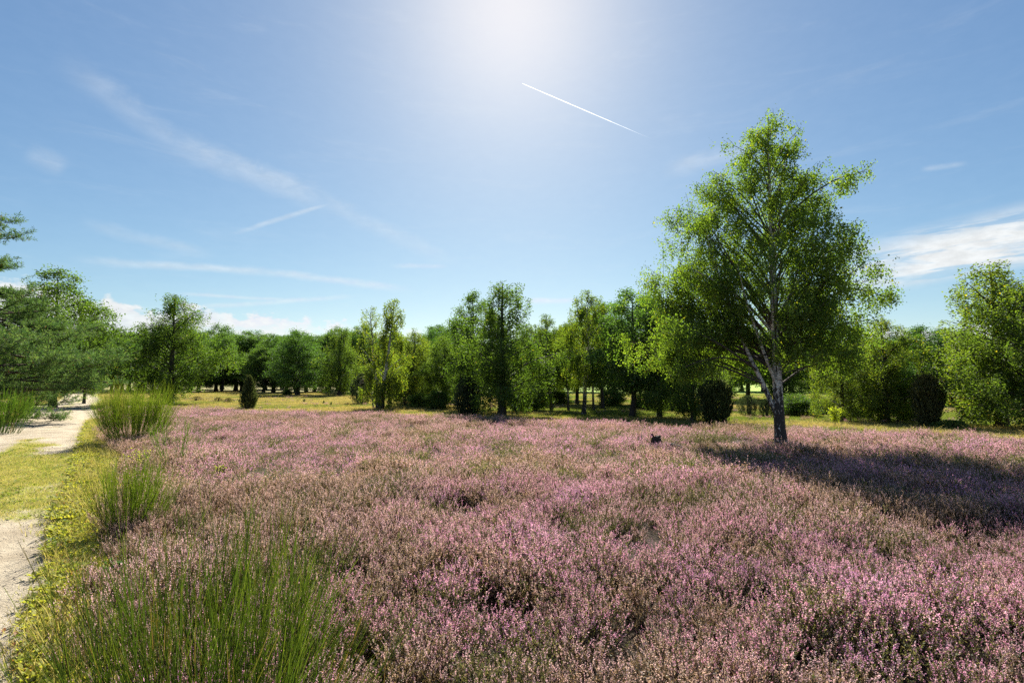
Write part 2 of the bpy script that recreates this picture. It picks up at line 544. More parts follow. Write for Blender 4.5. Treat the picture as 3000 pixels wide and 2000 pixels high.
def build_path():
    S = np.concatenate([np.linspace(-6, 30, 260), np.linspace(30.4, 120, 120)])
    N = np.linspace(-0.5, 3.6, 42)
    s, n = np.meshgrid(S, N, indexing='ij')
    wig = 0.25 * np.sin(s * 0.16) * smooth(5, 20, s)
    x = PATH_P0[0] + s * PATH_D[0] + (n + wig) * PATH_N[0]
    y = PATH_P0[1] + s * PATH_D[1] + (n + wig) * PATH_N[1]
    z = hgt(x, y) + path_rise(s, n + wig, x, y)
    V = np.stack([x, y, z], -1).reshape(-1, 3)
    K = len(N)
    i = np.arange(len(S) - 1)[:, None] * K; j = np.arange(K - 1)[None, :]
    F = np.stack([i + j, i + K + j, i + K + j + 1, i + j + 1], -1).reshape(-1, 4)
    sand = np.clip(path_sand(s, n, x, y), 0, 1).reshape(-1)
    b = MB(); b.raw(V, F[:, ::-1], np.stack([sand, sand, sand], -1))
    m, nt, out = new_mat('path')
    at = nt.n('ShaderNodeAttribute', attribute_name='col')
    tc = nt.n('ShaderNodeTexCoord').outputs['Object']
    n1 = nt.noise(tc, 1.4, 6, 0.62); n2 = nt.noise(tc, 12, 6, 0.7); n3 = nt.noise(tc, 60, 4, 0.7)
    sandc = nt.mix(nt.ramp(n1, 0.3, 0.7), (0.30, 0.245, 0.17), (0.45, 0.385, 0.28))
    sandc = nt.mix(nt.ramp(n3, 0.60, 0.75, 0, 0.5), sandc, (0.16, 0.12, 0.085))
    sandc = nt.mix(nt.ramp(n2, 0.58, 0.70, 0, 0.75), sandc, (0.10, 0.07, 0.045))
    turf = nt.mix(nt.ramp(n2, 0.3, 0.7), (0.22, 0.22, 0.06), (0.42, 0.38, 0.16))
    fac = nt.ramp(nt.math('ADD', at.outputs['Fac'], nt.math('MULTIPLY', nt.math('SUBTRACT', n2, 0.5), 0.9)), 0.25, 0.55)
    d = nt.n('ShaderNodeBsdfPrincipled'); d.inputs['Roughness'].default_value = 0.95
    d.inputs['Specular IOR Level'].default_value = 0.15
    nt.link(nt.mix(fac, turf, sandc), d.inputs['Base Color'])
    bu = nt.n('ShaderNodeBump'); bu.inputs['Strength'].default_value = 0.9; bu.inputs['Distance'].default_value = 0.05
    nt.link(nt.math('ADD', n2, nt.math('MULTIPLY', n3, 0.5)), bu.inputs['Height']); nt.link(bu.outputs[0], d.inputs['Normal'])
    nt.link(d.outputs[0], out.inputs['Surface'])
    o = b.build('path', [m])
    tag(o, 'sandy track with grassed patches running past the heather', 'path', kind='structure')


def build_field_track():
    P = [pix(2680, 1229, 27.5), pix(2800, 1231, 26.5), pix(2900, 1233, 25.8), pix(3050, 1236, 25.2), pix(3300, 1240, 24.6)]
    P = np.array(P)
    t = np.linspace(0, len(P) - 1, 60)
    cx = np.interp(t, np.arange(len(P)), P[:, 0]); cy_ = np.interp(t, np.arange(len(P)), P[:, 1])
    w = np.linspace(-1.3, 1.3, 12)
    x = np.repeat(cx[:, None], 12, 1) + 0.15 * np.sin(t * 5)[:, None]; y = cy_[:, None] + w[None, :]
    z = hgt(x, y) + 0.03 - 0.06 * np.abs(w[None, :] / 1.3) ** 4
    V = np.stack([x, y, z], -1).reshape(-1, 3)
    i = np.arange(59)[:, None] * 12; j = np.arange(11)[None, :]
    F = np.stack([i + j, i + 12 + j, i + 13 + j, i + 1 + j], -1).reshape(-1, 4)
    b = MB(); b.raw(V, F, (0.2, 0.18, 0.17))
    m, nt, out = new_mat('bare_soil')
    tc = nt.n('ShaderNodeTexCoord').outputs['Object']
    n = nt.noise(tc, 6, 6, 0.7)
    d = nt.n('ShaderNodeBsdfDiffuse')
    nt.link(nt.mix(nt.ramp(n, 0.3, 0.7), (0.13, 0.11, 0.10), (0.27, 0.245, 0.235)), d.inputs['Color'])
    nt.link(d.outputs[0], out.inputs['Surface'])
    o = b.build('field_road', [m])
    tag(o, 'strip of bare grey soil behind the weeping birch trunks', 'track', kind='structure')


build_ground()
build_path()
build_field_track()


# ------------------------------------------------------------------ scattered ground cover (stuff)
def proto_collection(name, meshes):
    c = bpy.data.collections.new(name)
    for i, me in enumerate(meshes):
        c.objects.link(bpy.data.objects.new('%s_%02d' % (name, i), me))
    return c


def scatter(name, pts, rot, scl, pick, coll):
    me = bpy.data.meshes.new(name)
    k = len(pts)
    me.vertices.add(k)
    me.vertices.foreach_set('co', np.asarray(pts, np.float32).ravel())
    a = me.attributes.new('rot', 'FLOAT_VECTOR', 'POINT'); a.data.foreach_set('vector', np.asarray(rot, np.float32).ravel())
    a = me.attributes.new('scl', 'FLOAT_VECTOR', 'POINT'); a.data.foreach_set('vector', np.asarray(scl, np.float32).ravel())
    a = me.attributes.new('pick', 'INT', 'POINT'); a.data.foreach_set('value', np.asarray(pick, np.int32))
    me.update()
    o = bpy.data.objects.new(name, me)
    COL.objects.link(o)
    g = bpy.data.node_groups.new(name, 'GeometryNodeTree')
    g.interface.new_socket('Geometry', in_out='INPUT', socket_type='NodeSocketGeometry')
    g.interface.new_socket('Geometry', in_out='OUTPUT', socket_type='NodeSocketGeometry')
    gi = g.nodes.new('NodeGroupInput'); go = g.nodes.new('NodeGroupOutput')
    ci = g.nodes.new('GeometryNodeCollectionInfo')
    ci.inputs['Collection'].default_value = coll
    ci.inputs['Separate Children'].default_value = True
    ci.inputs['Reset Children'].default_value = True
    iop = g.nodes.new('GeometryNodeInstanceOnPoints')
    iop.inputs['Pick Instance'].default_value = True
    L = g.links.new
    for attr, kind, sock in (('rot', 'FLOAT_VECTOR', 'Rotation'), ('scl', 'FLOAT_VECTOR', 'Scale'), ('pick', 'INT', 'Instance Index')):
        na = g.nodes.new('GeometryNodeInputNamedAttribute'); na.data_type = kind
        na.inputs['Name'].default_value = attr
        L(na.outputs['Attribute'], iop.inputs[sock])
    L(gi.outputs[0], iop.inputs['Points']); L(ci.outputs[0], iop.inputs['Instance']); L(iop.outputs[0], go.inputs[0])
    md = o.modifiers.new('scatter', 'NODES'); md.node_group = g
    return o


PINKS = [(0.66, 0.32, 0.48), (0.70, 0.40, 0.50), (0.72, 0.47, 0.52)]


def heather_clump(seed, nstem, bloom, pinks, foliage, lod):
    """one heather plant: fanned woody stems, side shoots, needle leaves and flower spikes"""
    r = rng(seed); b = MB()
    spikes_p, spikes_d, spikes_l = [], [], []
    fol_p, fol_d = [], []
    for i in range(nstem):
        az = GOLD * i + r.normal() * 0.4
        tilt = abs(r.normal() * 0.42) + 0.05 + 0.35 * (i / nstem)
        L = r.uniform(0.26, 0.42) * (1.0 - 0.25 * (tilt > 0.8))
        d0 = np.array([math.cos(az) * math.sin(tilt), math.sin(az) * math.sin(tilt), math.cos(tilt)])
        base = np.array([math.cos(az), math.sin(az), 0]) * r.uniform(0, 0.07)
        u = np.linspace(0, 1, 5)[:, None]
        P = base + d0 * L * u + np.array([0, 0, 1.0]) * (0.10 * L * u * u) + r.normal(size=3) * 0.02 * u
        if lod == 0:
            b.tube(P, np.linspace(0.0028, 0.001, 5), 3, (0.085, 0.05, 0.03))
        nsh = r.integers(3, 6)
        ends = [(P[-1], unit(P[-1] - P[-2]))]
        for k in range(nsh):
            uu = r.uniform(0.45, 0.92)
            p = np.array([np.interp(uu, u[:, 0], P[:, q]) for q in range(3)])
            dd = unit(d0 * 0.6 + rand_dirs(r, 1)[0] * 0.5 + np.array([0, 0, 0.75]))
            ll = r.uniform(0.06, 0.13)
            if lod == 0:
                b.tube(np.stack([p, p + dd * ll * 0.5, p + dd * ll]), (0.0016, 0.0012, 0.0008), 3, (0.09, 0.06, 0.03))
            ends.append((p + dd * ll, dd))
            fol_p += [p + dd * ll * q for q in r.random(8 if lod == 0 else 3)]
            fol_d += [dd] * (8 if lod == 0 else 3)
        for q in r.uniform(0.12, 0.95, 18 if lod == 0 else 6):
            fol_p.append(np.array([np.interp(q, u[:, 0], P[:, w]) for w in range(3)])); fol_d.append(d0)
        for p, dd in ends:
            if r.random() < bloom:
                spikes_p.append(p - dd * 0.03); spikes_d.append(dd); spikes_l.append(r.uniform(0.05, 0.10))
            else:
                fol_p += [p - dd * q * 0.06 for q in r.random(6 if lod == 0 else 2)]; fol_d += [dd] * (6 if lod == 0 else 2)
    if spikes_p:
        SP_, SD, SL = np.array(spikes_p), np.array(spikes_d), np.array(spikes_l)
        m = 15 if lod == 0 else 6
        k = len(SP_)
        idx = np.repeat(np.arange(k), m)
        t = r.random(k * m)
        off = perp(SD[idx], r)
        rad = 0.0065 * (1 - 0.6 * t)
        c = SP_[idx] + SD[idx] * (t * SL[idx])[:, None] + off * rad[:, None]
        ax = unit(off * 0.8 + SD[idx] * 0.5 + rand_dirs(r, k * m) * 0.4)
        size = r.uniform(0.006, 0.010, k * m) * (1.0 if lod == 0 else 1.75)
        cc = np.asarray(pinks)[r.integers(0, len(pinks), k)][idx] * r.uniform(0.7, 1.1, (k * m, 1))
        b.quads(leaf_quads(c, ax, perp(ax, r), size, size * 0.8), cc.clip(0, 0.85))
    FP, FD = np.array(fol_p), np.array(fol_d)
    k = len(FP)
    ax = unit(FD + rand_dirs(r, k) * 0.8)
    ln = r.uniform(0.012, 0.026, k) * (1.0 if lod == 0 else 1.9)
    b.quads(leaf_quads(FP + ax * ln[:, None] * 0.5, ax, perp(ax, r), ln, ln * 0.3), lerp_cols(r, k, foliage[0], foliage[1], 0.2))
    return b.mesh('heather_plant', [M_HEATH])


GREENF = ((0.065, 0.095, 0.026), (0.17, 0.17, 0.055))
BROWNF = ((0.09, 0.07, 0.035), (0.21, 0.16, 0.08))
PALE = [(0.66, 0.45, 0.46), (0.60, 0.46, 0.39), (0.70, 0.48, 0.53)]
TAN = [(0.50, 0.37, 0.26), (0.58, 0.44, 0.35), (0.62, 0.45, 0.43)]
PURP = [(0.60, 0.29, 0.54), (0.66, 0.36, 0.55), (0.70, 0.44, 0.57)]


def build_heather():
    kinds = [(0.92, PINKS, GREENF), (0.9, PURP, GREENF), (0.85, PALE, BROWNF), (0.7, TAN, BROWNF), (0.30, PALE, GREENF), (0.12, TAN, GREENF)]
    meshes = []
    for lod in (0, 1):
        for i, (bl, pk, fo) in enumerate(kinds):
            for v in range(2):
                meshes.append(heather_clump(100 + lod * 50 + i * 7 + v, 26 if lod == 0 else 22, bl, pk, fo, lod))
    coll = proto_collection('heather_proto', meshes)
    r = rng(7)
    X, Y = [], []
    # zones: (nearest, farthest, plants per square metre)
    for d0, d1, dens in ((-1.5, 9, 22), (9, 18, 15), (18, 42, 10)):
        w = 1.12 * d1 + 3
        n = int(dens * 2 * w * (d1 - d0))
        x = r.uniform(-w, w, n); y = r.uniform(d0, d1, n)
        k = np.abs(x) < 1.12 * np.maximum(y, 0) + 3.0
        X.append(x[k]); Y.append(y[k])
    X = np.concatenate(X); Y = np.concatenate(Y)
    # the strip beyond the path and thin patches in the meadow
    n = 2600
    s = r.uniform(14, 60, n); q = r.uniform(3.4, 15, n)
    X = np.concatenate([X, PATH_P0[0] + s * PATH_D[0] + q * PATH_N[0]]); Y = np.concatenate([Y, PATH_P0[1] + s * PATH_D[1] + q * PATH_N[1]])
    k = (heather_mask(X, Y) > 0) & (np.hypot(X, Y) > 1.35)
    X, Y = X[k], Y[k]
    size = 0.78 + 0.62 * (fbm(X / 1.3, Y / 1.3, 3, 3) - 0.5) * 2 * 0.50 + r.normal(size=len(X)) * 0.09
    # hollows between bushes: some gaps where dark stems show
    gap = fbm(X / 0.75 + 40, Y / 0.75, 61, 2)
    k = ~((gap > np.where(Y < 8, 0.735, 0.765)) & (r.random(len(X)) < 0.85))
    # worn, nearly bare patch round the foot of the birch
    bx, by = pix(2290, 1320, 14.48)[:2]
    db = np.hypot((X - bx + 1.2) / 2.4, (Y - by - 0.1) / 0.75)
    k &= ~((db < 1) & (r.random(len(X)) < 0.55)) & (np.hypot(X - bx, Y - by) > 0.28)
    size = np.where(db < 1.1, size * 0.62, size)
    X, Y, size = X[k], Y[k], size[k]
    mx, my = [], []
    n = 5200
    x = r.uniform(-62, 45, n); y = r.uniform(22, 70, n)
    px = 1500 + FPX * x / y
    keep = (heather_mask(x, y) == 0) & (fbm(x / 7.0, y / 2.2, 81, 3) > 0.60) & (np.abs(x) < 1.1 * y) & (path_sn(x, y)[1] < -1.0) & (px > 480)
    X = np.concatenate([X, x[keep]]); Y = np.concatenate([Y, y[keep]]); size = np.concatenate([size, np.full(keep.sum(), 0.55)])
    size = size.clip(0.38, 1.32)
    N = len(X)
    tone = fbm(X / 2.6, Y / 2.6, 91, 3) + r.normal(size=N) * 0.06
    tone2 = fbm(X / 1.1, Y / 1.1, 97, 2) + r.normal(size=N) * 0.10
    kind = np.where(tone > 0.60, 1, np.where(tone > 0.47, 0, np.where(tone > 0.36, 2, 3)))
    kind = np.where(tone2 > 0.67, 4, kind)
    kind = np.where(tone2 < 0.24, 3, kind)
    kind = np.where(r.random(N) < 0.07, 5, kind)
    kind = np.where((kind == 1) & (r.random(N) < 0.6), 0, kind)
    # edge by the path: browner, sparser bloom
    n_ = path_sn(X, Y)[1]
    kind = np.where((n_ > -1.6) & (n_ < 0) & (Y > 7) & (r.random(N) < 0.6), 3, kind)
    lod = (np.hypot(X, Y) > 9.5).astype(int)
    pick = lod * 12 + kind * 2 + r.integers(0, 2, N)
    rot = np.stack([r.normal(size=N) * 0.10, r.normal(size=N) * 0.10, r.uniform(0, 6.283, N)], -1)
    wide = size * r.uniform(0.95, 1.25, N)
    scl = np.stack([wide, wide, size], -1)
    o = scatter('heather', np.stack([X, Y, hgt(X, Y) - 0.01], -1), rot, scl, pick, coll)
    tag(o, 'pink and purple flowering heather covering the open heath', 'heather', kind='stuff')


def grass_tuft(seed, nb, h, spread, c1, c2, width):
    r = rng(seed); b = MB()
    base = r.normal(size=(nb, 3)) * spread; base[:, 2] = 0
    d = unit(np.stack([r.normal(size=nb) * 0.45, r.normal(size=nb) * 0.45, np.ones(nb)], -1))
    L = h * r.uniform(0.5, 1.2, nb)
    side = unit(np.cross(d, rand_dirs(r, nb))) * (width * r.uniform(0.7, 1.2, nb))[:, None]
    bend = np.stack([r.normal(size=nb), r.normal(size=nb), np.zeros(nb)], -1) * (L * 0.3)[:, None]
    mid = base + d * (L * 0.55)[:, None]
    tip = base + d * L[:, None] + bend
    c = lerp_cols(r, nb, c1, c2, 0.15)
    b.quads(np.stack([base - side, base + side, mid + side * 0.8, mid - side * 0.8], 1), c)
    b.quads(np.stack([mid - side * 0.8, mid + side * 0.8, tip + side * 0.1, tip - side * 0.1], 1), c)
    return b.mesh('grass_tuft', [M_GRASS])


def weed_rosette(seed, n, size, c1, c2):
    r = rng(seed); b = MB()
    for k in range(4):
        base = np.array([r.normal() * 0.05, r.normal() * 0.05, 0])
        m = n
        a = r.uniform(0, 6.283, m)
        el = r.uniform(0.1, 1.0, m)
        d = np.stack([np.cos(a) * np.cos(el), np.sin(a) * np.cos(el), np.sin(el)], -1)
        ln = size * r.uniform(0.6, 1.3, m)
        c = base + d * ln[:, None] * 1.0 + np.array([0, 0, 0.01])
        side = unit(np.cross(d, np.array([0, 0, 1.0]))) + rand_dirs(r, m) * 0.25
        b.quads(leaf_quads(c, d, unit(side), ln, ln * 0.55), lerp_cols(r, m, c1, c2, 0.15))
    return b.mesh('weed_rosette', [M_GRASS])


def build_grasses():
    DRY = ((0.30, 0.24, 0.10), (0.40, 0.34, 0.15)); LUSH = ((0.10, 0.15, 0.03), (0.22, 0.26, 0.06)); MIXD = ((0.18, 0.19, 0.06), (0.34, 0.30, 0.12))
    coll = proto_collection('meadow_proto', [grass_tuft(201, 40, 0.17, 0.17, *DRY, 0.006), grass_tuft(202, 40, 0.14, 0.17, *MIXD, 0.006),
                                             grass_tuft(203, 40, 0.13, 0.17, *LUSH, 0.006), grass_tuft(204, 26, 0.34, 0.12, *DRY, 0.005)])
    r = rng(21)
    n = 60000
    y = 14 + 76 * r.random(n) ** 1.3; x = r.uniform(-1.15, 1.15, n) * y
    s, q = path_sn(x, y)
    k = (heather_mask(x, y) == 0) & ((q < -0.3) | (q > 3.5)) & (np.abs(q - 1.6) > 1.9) & (y < 88)
    x, y = x[k], y[k]
    px = 1500 + FPX * x / y
    g = fbm(x / 6.0, y / 3.0, 33, 3) + 0.16 * smooth(1150, 1800, px)
    pick = np.where(g > 0.66, 2, np.where(g > 0.50, 1, 0)); pick = np.where((r.random(len(x)) < 0.04) & (pick < 2), 3, pick)
    N = len(x); sz = r.uniform(0.7, 1.3, N) * (1 + 0.012 * y)
    o = scatter('meadow_grass', np.stack([x, y, hgt(x, y) - 0.005], -1), np.stack([np.zeros(N), np.zeros(N), r.uniform(0, 6.283, N)], -1),
                np.stack([sz, sz, r.uniform(0.6, 1.1, N)], -1), pick, coll)
    tag(o, 'yellowing short meadow grass between heather and trees', 'grass', kind='stuff')

    YG = ((0.22, 0.26, 0.035), (0.42, 0.41, 0.07))
    coll = proto_collection('verge_proto', [grass_tuft(211, 34, 0.05, 0.09, (0.20, 0.25, 0.05), (0.38, 0.38, 0.12), 0.0022),
                                            grass_tuft(212, 34, 0.06, 0.09, (0.30, 0.26, 0.11), (0.42, 0.36, 0.18), 0.0022),
                                            weed_rosette(213, 14, 0.034, *YG), weed_rosette(214, 16, 0.026, (0.12, 0.19, 0.03), (0.26, 0.30, 0.05)),
                                            grass_tuft(215, 20, 0.20, 0.06, (0.26, 0.24, 0.08), (0.42, 0.36, 0.17), 0.0018),
                                            weed_rosette(216, 9, 0.026, (0.20, 0.10, 0.035), (0.34, 0.22, 0.07))])
    n = 70000
    s = -3.5 + 33 * r.random(n) ** 1.6; q = r.uniform(-2.0, 4.6, n)
    x = PATH_P0[0] + s * PATH_D[0] + q * PATH_N[0]; y = PATH_P0[1] + s * PATH_D[1] + q * PATH_N[1]
    on = smooth(-0.1, 0.25, q) * (1 - smooth(3.0, 3.5, q))
    sand = path_sand(s, q, x, y)
    hm = heather_mask(x, y)
    p_keep = np.where(on > 0.5, np.clip(0.75 - 1.6 * sand, 0, 0.75), np.where(hm > 0, 0.10, 0.95))
    k = (r.random(n) < p_keep) & (np.hypot(x, y) > 1.4)
    x, y, s, q, on = x[k], y[k], s[k], q[k], on[k]
    N = len(x); u = r.random(N)
    vg = np.where(u < 0.34, 2, np.where(u < 0.52, 3, np.where(u < 0.72, 0, np.where(u < 0.86, 1, np.where(u < 0.93, 4, 5)))))
    pg = np.where(u < 0.62, 0, np.where(u < 0.9, 1, 3))
    pick = np.where(on > 0.5, pg, vg)
    sz = r.uniform(0.7, 1.35, N) * np.where((on < 0.5) & (s > 4), 1.35, 1.0)
    lift = np.where((q > -0.5) & (q < 3.6), np.maximum(path_rise(s, q, x, y), 0.0), 0.0)
    o = scatter('verge_grass', np.stack([x, y, hgt(x, y) + lift - 0.006], -1),
                np.stack([np.zeros(N), np.zeros(N), r.uniform(0, 6.283, N)], -1), np.stack([sz] * 3, -1), pick, coll)
    tag(o, 'yellow green grass and small leafy weeds along the sandy track', 'grass', kind='stuff')

    peb = []
    for i in range(3):
        rr = rng(300 + i); b = MB()
        a = np.arange(7) * 2 * math.pi / 7
        rows = []
        for ph, rad in ((-0.5, 0.6), (0.0, 1.0), (0.45, 0.75), (0.6, 0.05)):
            rows.append(np.stack([np.cos(a) * rad, np.sin(a) * rad * 0.75, np.full(7, ph)], -1) * (1 + rr.normal(size=(7, 1)) * 0.12))
        V = np.concatenate(rows)
        i0 = np.arange(3)[:, None] * 7; j = np.arange(7)[None, :]; j2 = (j + 1) % 7
        b.raw(V, np.stack([i0 + j, i0 + j2, i0 + 7 + j2, i0 + 7 + j], -1).reshape(-1, 4), [(0.30, 0.25, 0.19), (0.17, 0.14, 0.11), (0.42, 0.37, 0.30)][i])
        peb.append(b.mesh('pebble', [M_BARK]))
    coll = proto_collection('pebble_proto', peb)
    n = 12000
    s = r.uniform(-3, 16, n); q = r.uniform(-0.5, 3.2, n)
    x = PATH_P0[0] + s * PATH_D[0] + q * PATH_N[0]; y = PATH_P0[1] + s * PATH_D[1] + q * PATH_N[1]
    k = (r.random(n) < np.clip(path_sand(s, q, x, y) + 0.15, 0.0, 1)) & (np.hypot(x, y) > 1)
    x, y, s, q = x[k], y[k], s[k], q[k]; N = len(x)
    sz = np.exp(r.normal(size=N) * 0.5) * 0.006
    o = scatter('pebbles', np.stack([x, y, hgt(x, y) + path_rise(s, q, x, y) - 0.001], -1), np.stack([r.normal(size=N) * 0.2, r.normal(size=N) * 0.2, r.uniform(0, 6.283, N)], -1),
                np.stack([sz] * 3, -1), r.integers(0, 3, N), coll)
    tag(o, 'small pale pebbles strewn over the sandy track', 'pebbles', kind='stuff')


build_heather()
build_grasses()


# ------------------------------------------------------------------ trees
def bezier(p0, p1, p2, k):
    t = np.linspace(0, 1, k)[:, None]
    return p0 * (1 - t) ** 2 + p1 * 2 * t * (1 - t) + p2 * t * t


def along(P, u):
    t = np.linspace(0, 1, len(P))
    return np.array([np.interp(u, t, P[:, q]) for q in range(3)])


def sprays(r, C, W, nleaf, cr, hang, size, ratio, cols, droop):
    """leaf quads spread round the twig ends C with weights W"""
    idx = r.choice(len(C), nleaf, p=W / W.sum())
    off = r.normal(size=(nleaf, 3)) * cr * np.array([1, 1, 0.75])
    if hang > 0:
        # leaves strung on drooping twigs
        strings = 3
        sd = r.normal(size=(len(C), strings, 2)) * cr * 0.9
        which = r.integers(0, strings, nleaf)
        t = r.random(nleaf)
        off = np.stack([sd[idx, which, 0], sd[idx, which, 1], -hang * t * W[idx] ** 0.3], -1) + r.normal(size=(nleaf, 3)) * 0.055
    c = C[idx] + off
    ax = unit(rand_dirs(r, nleaf) + np.array([0, 0, -droop]))
    tone = r.random(len(C))[idx]
    t = np.clip(0.65 * tone + 0.35 * r.random(nleaf), 0, 1)[:, None]
    col = np.asarray(cols[0]) * (1 - t) + np.asarray(cols[1]) * t
    if len(cols) > 2:
        y = r.random(nleaf) < cols[3]
        col[y] = np.asarray(cols[2]) * r.uniform(0.8, 1.2, (y.sum(), 1))
    l = size * r.uniform(0.65, 1.3, nleaf)
    return leaf_quads(c, ax, perp(ax, r), l, l * ratio), col


def grow(seed, H, r0, radius, tlo, thi, nlimb, ascend, nleaf, size=0.11, ratio=0.72, hang=0.0, droop=0.5, cr=0.22, cols=None,
         bend=0.02, bark=(0.075, 0.06, 0.05), white=False, lean=(0, 0), extra=(), sub=1.0, inner=0.35, zmin=0.08, limb_k=0.013, warp=None, samp=0.075, rmin=0.66, white_min=0.03, trunk_top=0.97, wood=None, leaves=None, base=(0, 0, 0)):
    """a tree: trunk, ascending limbs that reach the crown's outline, side branches, and leaves round their ends.
    radius(t, azimuth) is the crown's radius at relative height t."""
    r = rng(seed)
    wb = wood or MB(); lb = leaves or MB()
    base = np.asarray(base, float)
    K = 15
    zt = np.linspace(0, H * trunk_top, K)
    wan = np.cumsum(r.normal(size=(K, 2)), axis=0) * bend * H / K * 1.5; wan -= wan[0]
    tt = np.linspace(0, 1, K)[:, None]
    T = np.concatenate([wan + np.asarray(lean) * tt * H, zt[:, None]], 1) + base
    tr = r0 * (1 - tt[:, 0]) ** 0.85 + 0.006
    tr[0] *= 1.35; tr[1] *= 1.02
    wm = 1 if white else 0
    wb.tube(T, tr, 9, bark, wm)
    C, W = [], []

    def side(P, Ls, r_base, depth_w=1.0, reach=0.30):
        nsub = max(3, int(Ls / 0.38 * sub))
        for _ in range(nsub):
            u = r.uniform(inner, 1.0)
            p = along(P, u)
            tan = unit(along(P, min(1, u + 0.1)) - along(P, max(0, u - 0.1)))
            d = unit(tan * 0.55 + rand_dirs(r, 1)[0] * 0.85 + np.array([0, 0, 0.22]))
            l = max(0.25, Ls * reach * r.uniform(0.5, 1.15) * (1.25 - 0.55 * u))
            q = bezier(p, p + d * l * 0.55 + np.array([0, 0, 0.06 * l]), p + d * l + np.array([0, 0, -0.10 * l if hang else 0.03]), 4)
            wb.tube(q, np.linspace(max(0.006, r_base * 0.35 * (1.1 - u)), 0.003, 4), 3, bark, 0)
            for w in (0.45, 0.75, 1.0):
                C.append(along(q, w)); W.append(r.lognormal(0, 0.7) * (0.6 + 0.5 * w) * depth_w)
        C.append(P[-1]); W.append(1.4)

    ts = np.linspace(tlo, thi, 60)
    cdf = np.cumsum([samp + 0.5 * (radius(q, 0.0) + radius(q, math.pi)) for q in ts]); cdf = (cdf - cdf[0]) / (cdf[-1] - cdf[0])
    for i in range(nlimb):
        t = float(np.interp((i + r.random()) / nlimb, cdf, ts))
        az = GOLD * i + r.normal() * 0.35
        rr = max(0.12, radius(t, az) * H * r.uniform(rmin, 1.0))
        zc = min(t * H, zt[-1])
        axis = np.array([np.interp(zc, zt, T[:, 0]), np.interp(zc, zt, T[:, 1]), 0])
        dx, dy = math.cos(az) * rr, math.sin(az) * rr
        if warp:
            dx, dy = warp(dx, dy)
        tip = axis + np.array([dx, dy, t * H + base[2]])
        zs = np.clip(t * H - rr * ascend * (0.45 + 0.55 * t) * r.uniform(0.75, 1.15), zmin * H * r.uniform(1.0, 1.5), zt[-2])
        st = np.array([np.interp(zs, zt, T[:, 0]), np.interp(zs, zt, T[:, 1]), zs + base[2]])
        L = np.linalg.norm(tip - st)
        mid = st * 0.5 + tip * 0.5 + np.array([0, 0, 0.13 * L]) + r.normal(size=3) * 0.05 * L
        P = bezier(st, mid, tip, 8)
        rb = min(0.55 * np.interp(zs, zt, tr), limb_k * L + 0.012)
        big = white and rb > white_min
        wb.tube(P, np.linspace(rb, 0.006, 8), 5, bark, 1 if big else 0)
        side(P, L, rb)
    for P, rb in extra:
        P = np.asarray(P, float)
        # densify with a smooth pass
        q = np.array([along(P, u) for u in np.linspace(0, 1, 12)])
        q[1:-1] = (q[:-2] + 2 * q[1:-1] + q[2:]) / 4
        wb.tube(q, rb * .8 * (1 - np.linspace(0, 1, 12)) ** 0.8 + 0.007, 7, bark, wm if rb > .045 else 0)
        L = np.linalg.norm(q[-1] - q[0])
        side(q, L * 1.5, rb, 0.95, 0.11)
    C = np.array(C); W = np.array(W)
    V, col = sprays(r, C, W, nleaf, cr, hang, size, ratio, cols, droop)
    lb.quads(V, col)
    return wb, lb


def prof(pts, seed=0, lob=0.28):
    t0 = [p[0] for p in pts]; r0 = [p[1] for p in pts]
    rr = rng(seed); ph = rr.uniform(0, 6.28, 6); am = rr.uniform(0.4, 1.0, 6)

    def f(t, az):
        l = am[0] * math.sin(2 * az + ph[0] + 5 * t) + am[1] * math.sin(3 * az + ph[1] - 9 * t) + am[2] * math.sin(az + ph[2] + 14 * t)
        return float(np.interp(t, t0, r0)) * (1 + lob * l * 0.6)
    return f


C_BIRCH = ((0.060, 0.108, 0.022), (0.140, 0.185, 0.034), (0.30, 0.24, 0.03), 0.008)
C_BIRCHY = ((0.075, 0.120, 0.02), (0.165, 0.200, 0.03), (0.34, 0.26, 0.03), 0.02)
C_OAK = ((0.048, 0.105, 0.028), (0.120, 0.185, 0.040))
C_OAKY = ((0.060, 0.110, 0.020), (0.135, 0.185, 0.032))

BIRCH_P = [(0.08, .10), (0.2, .20), (0.40, .24), (0.62, .215), (0.82, .155), (0.95, .085), (1.0, .03)]
SLIM_P = [(0.24, .09), (0.40, .18), (0.6, .20), (0.8, .15), (0.95, .07), (1.0, .03)]
OAK_P = [(0.10, .14), (0.25, .25), (0.48, .275), (0.7, .235), (0.88, .15), (0.97, .07), (1.0, .03)]
OAKHI_P = [(0.22, .12), (0.36, .23), (0.56, .25), (0.75, .21), (0.9, .13), (1.0, .04)]


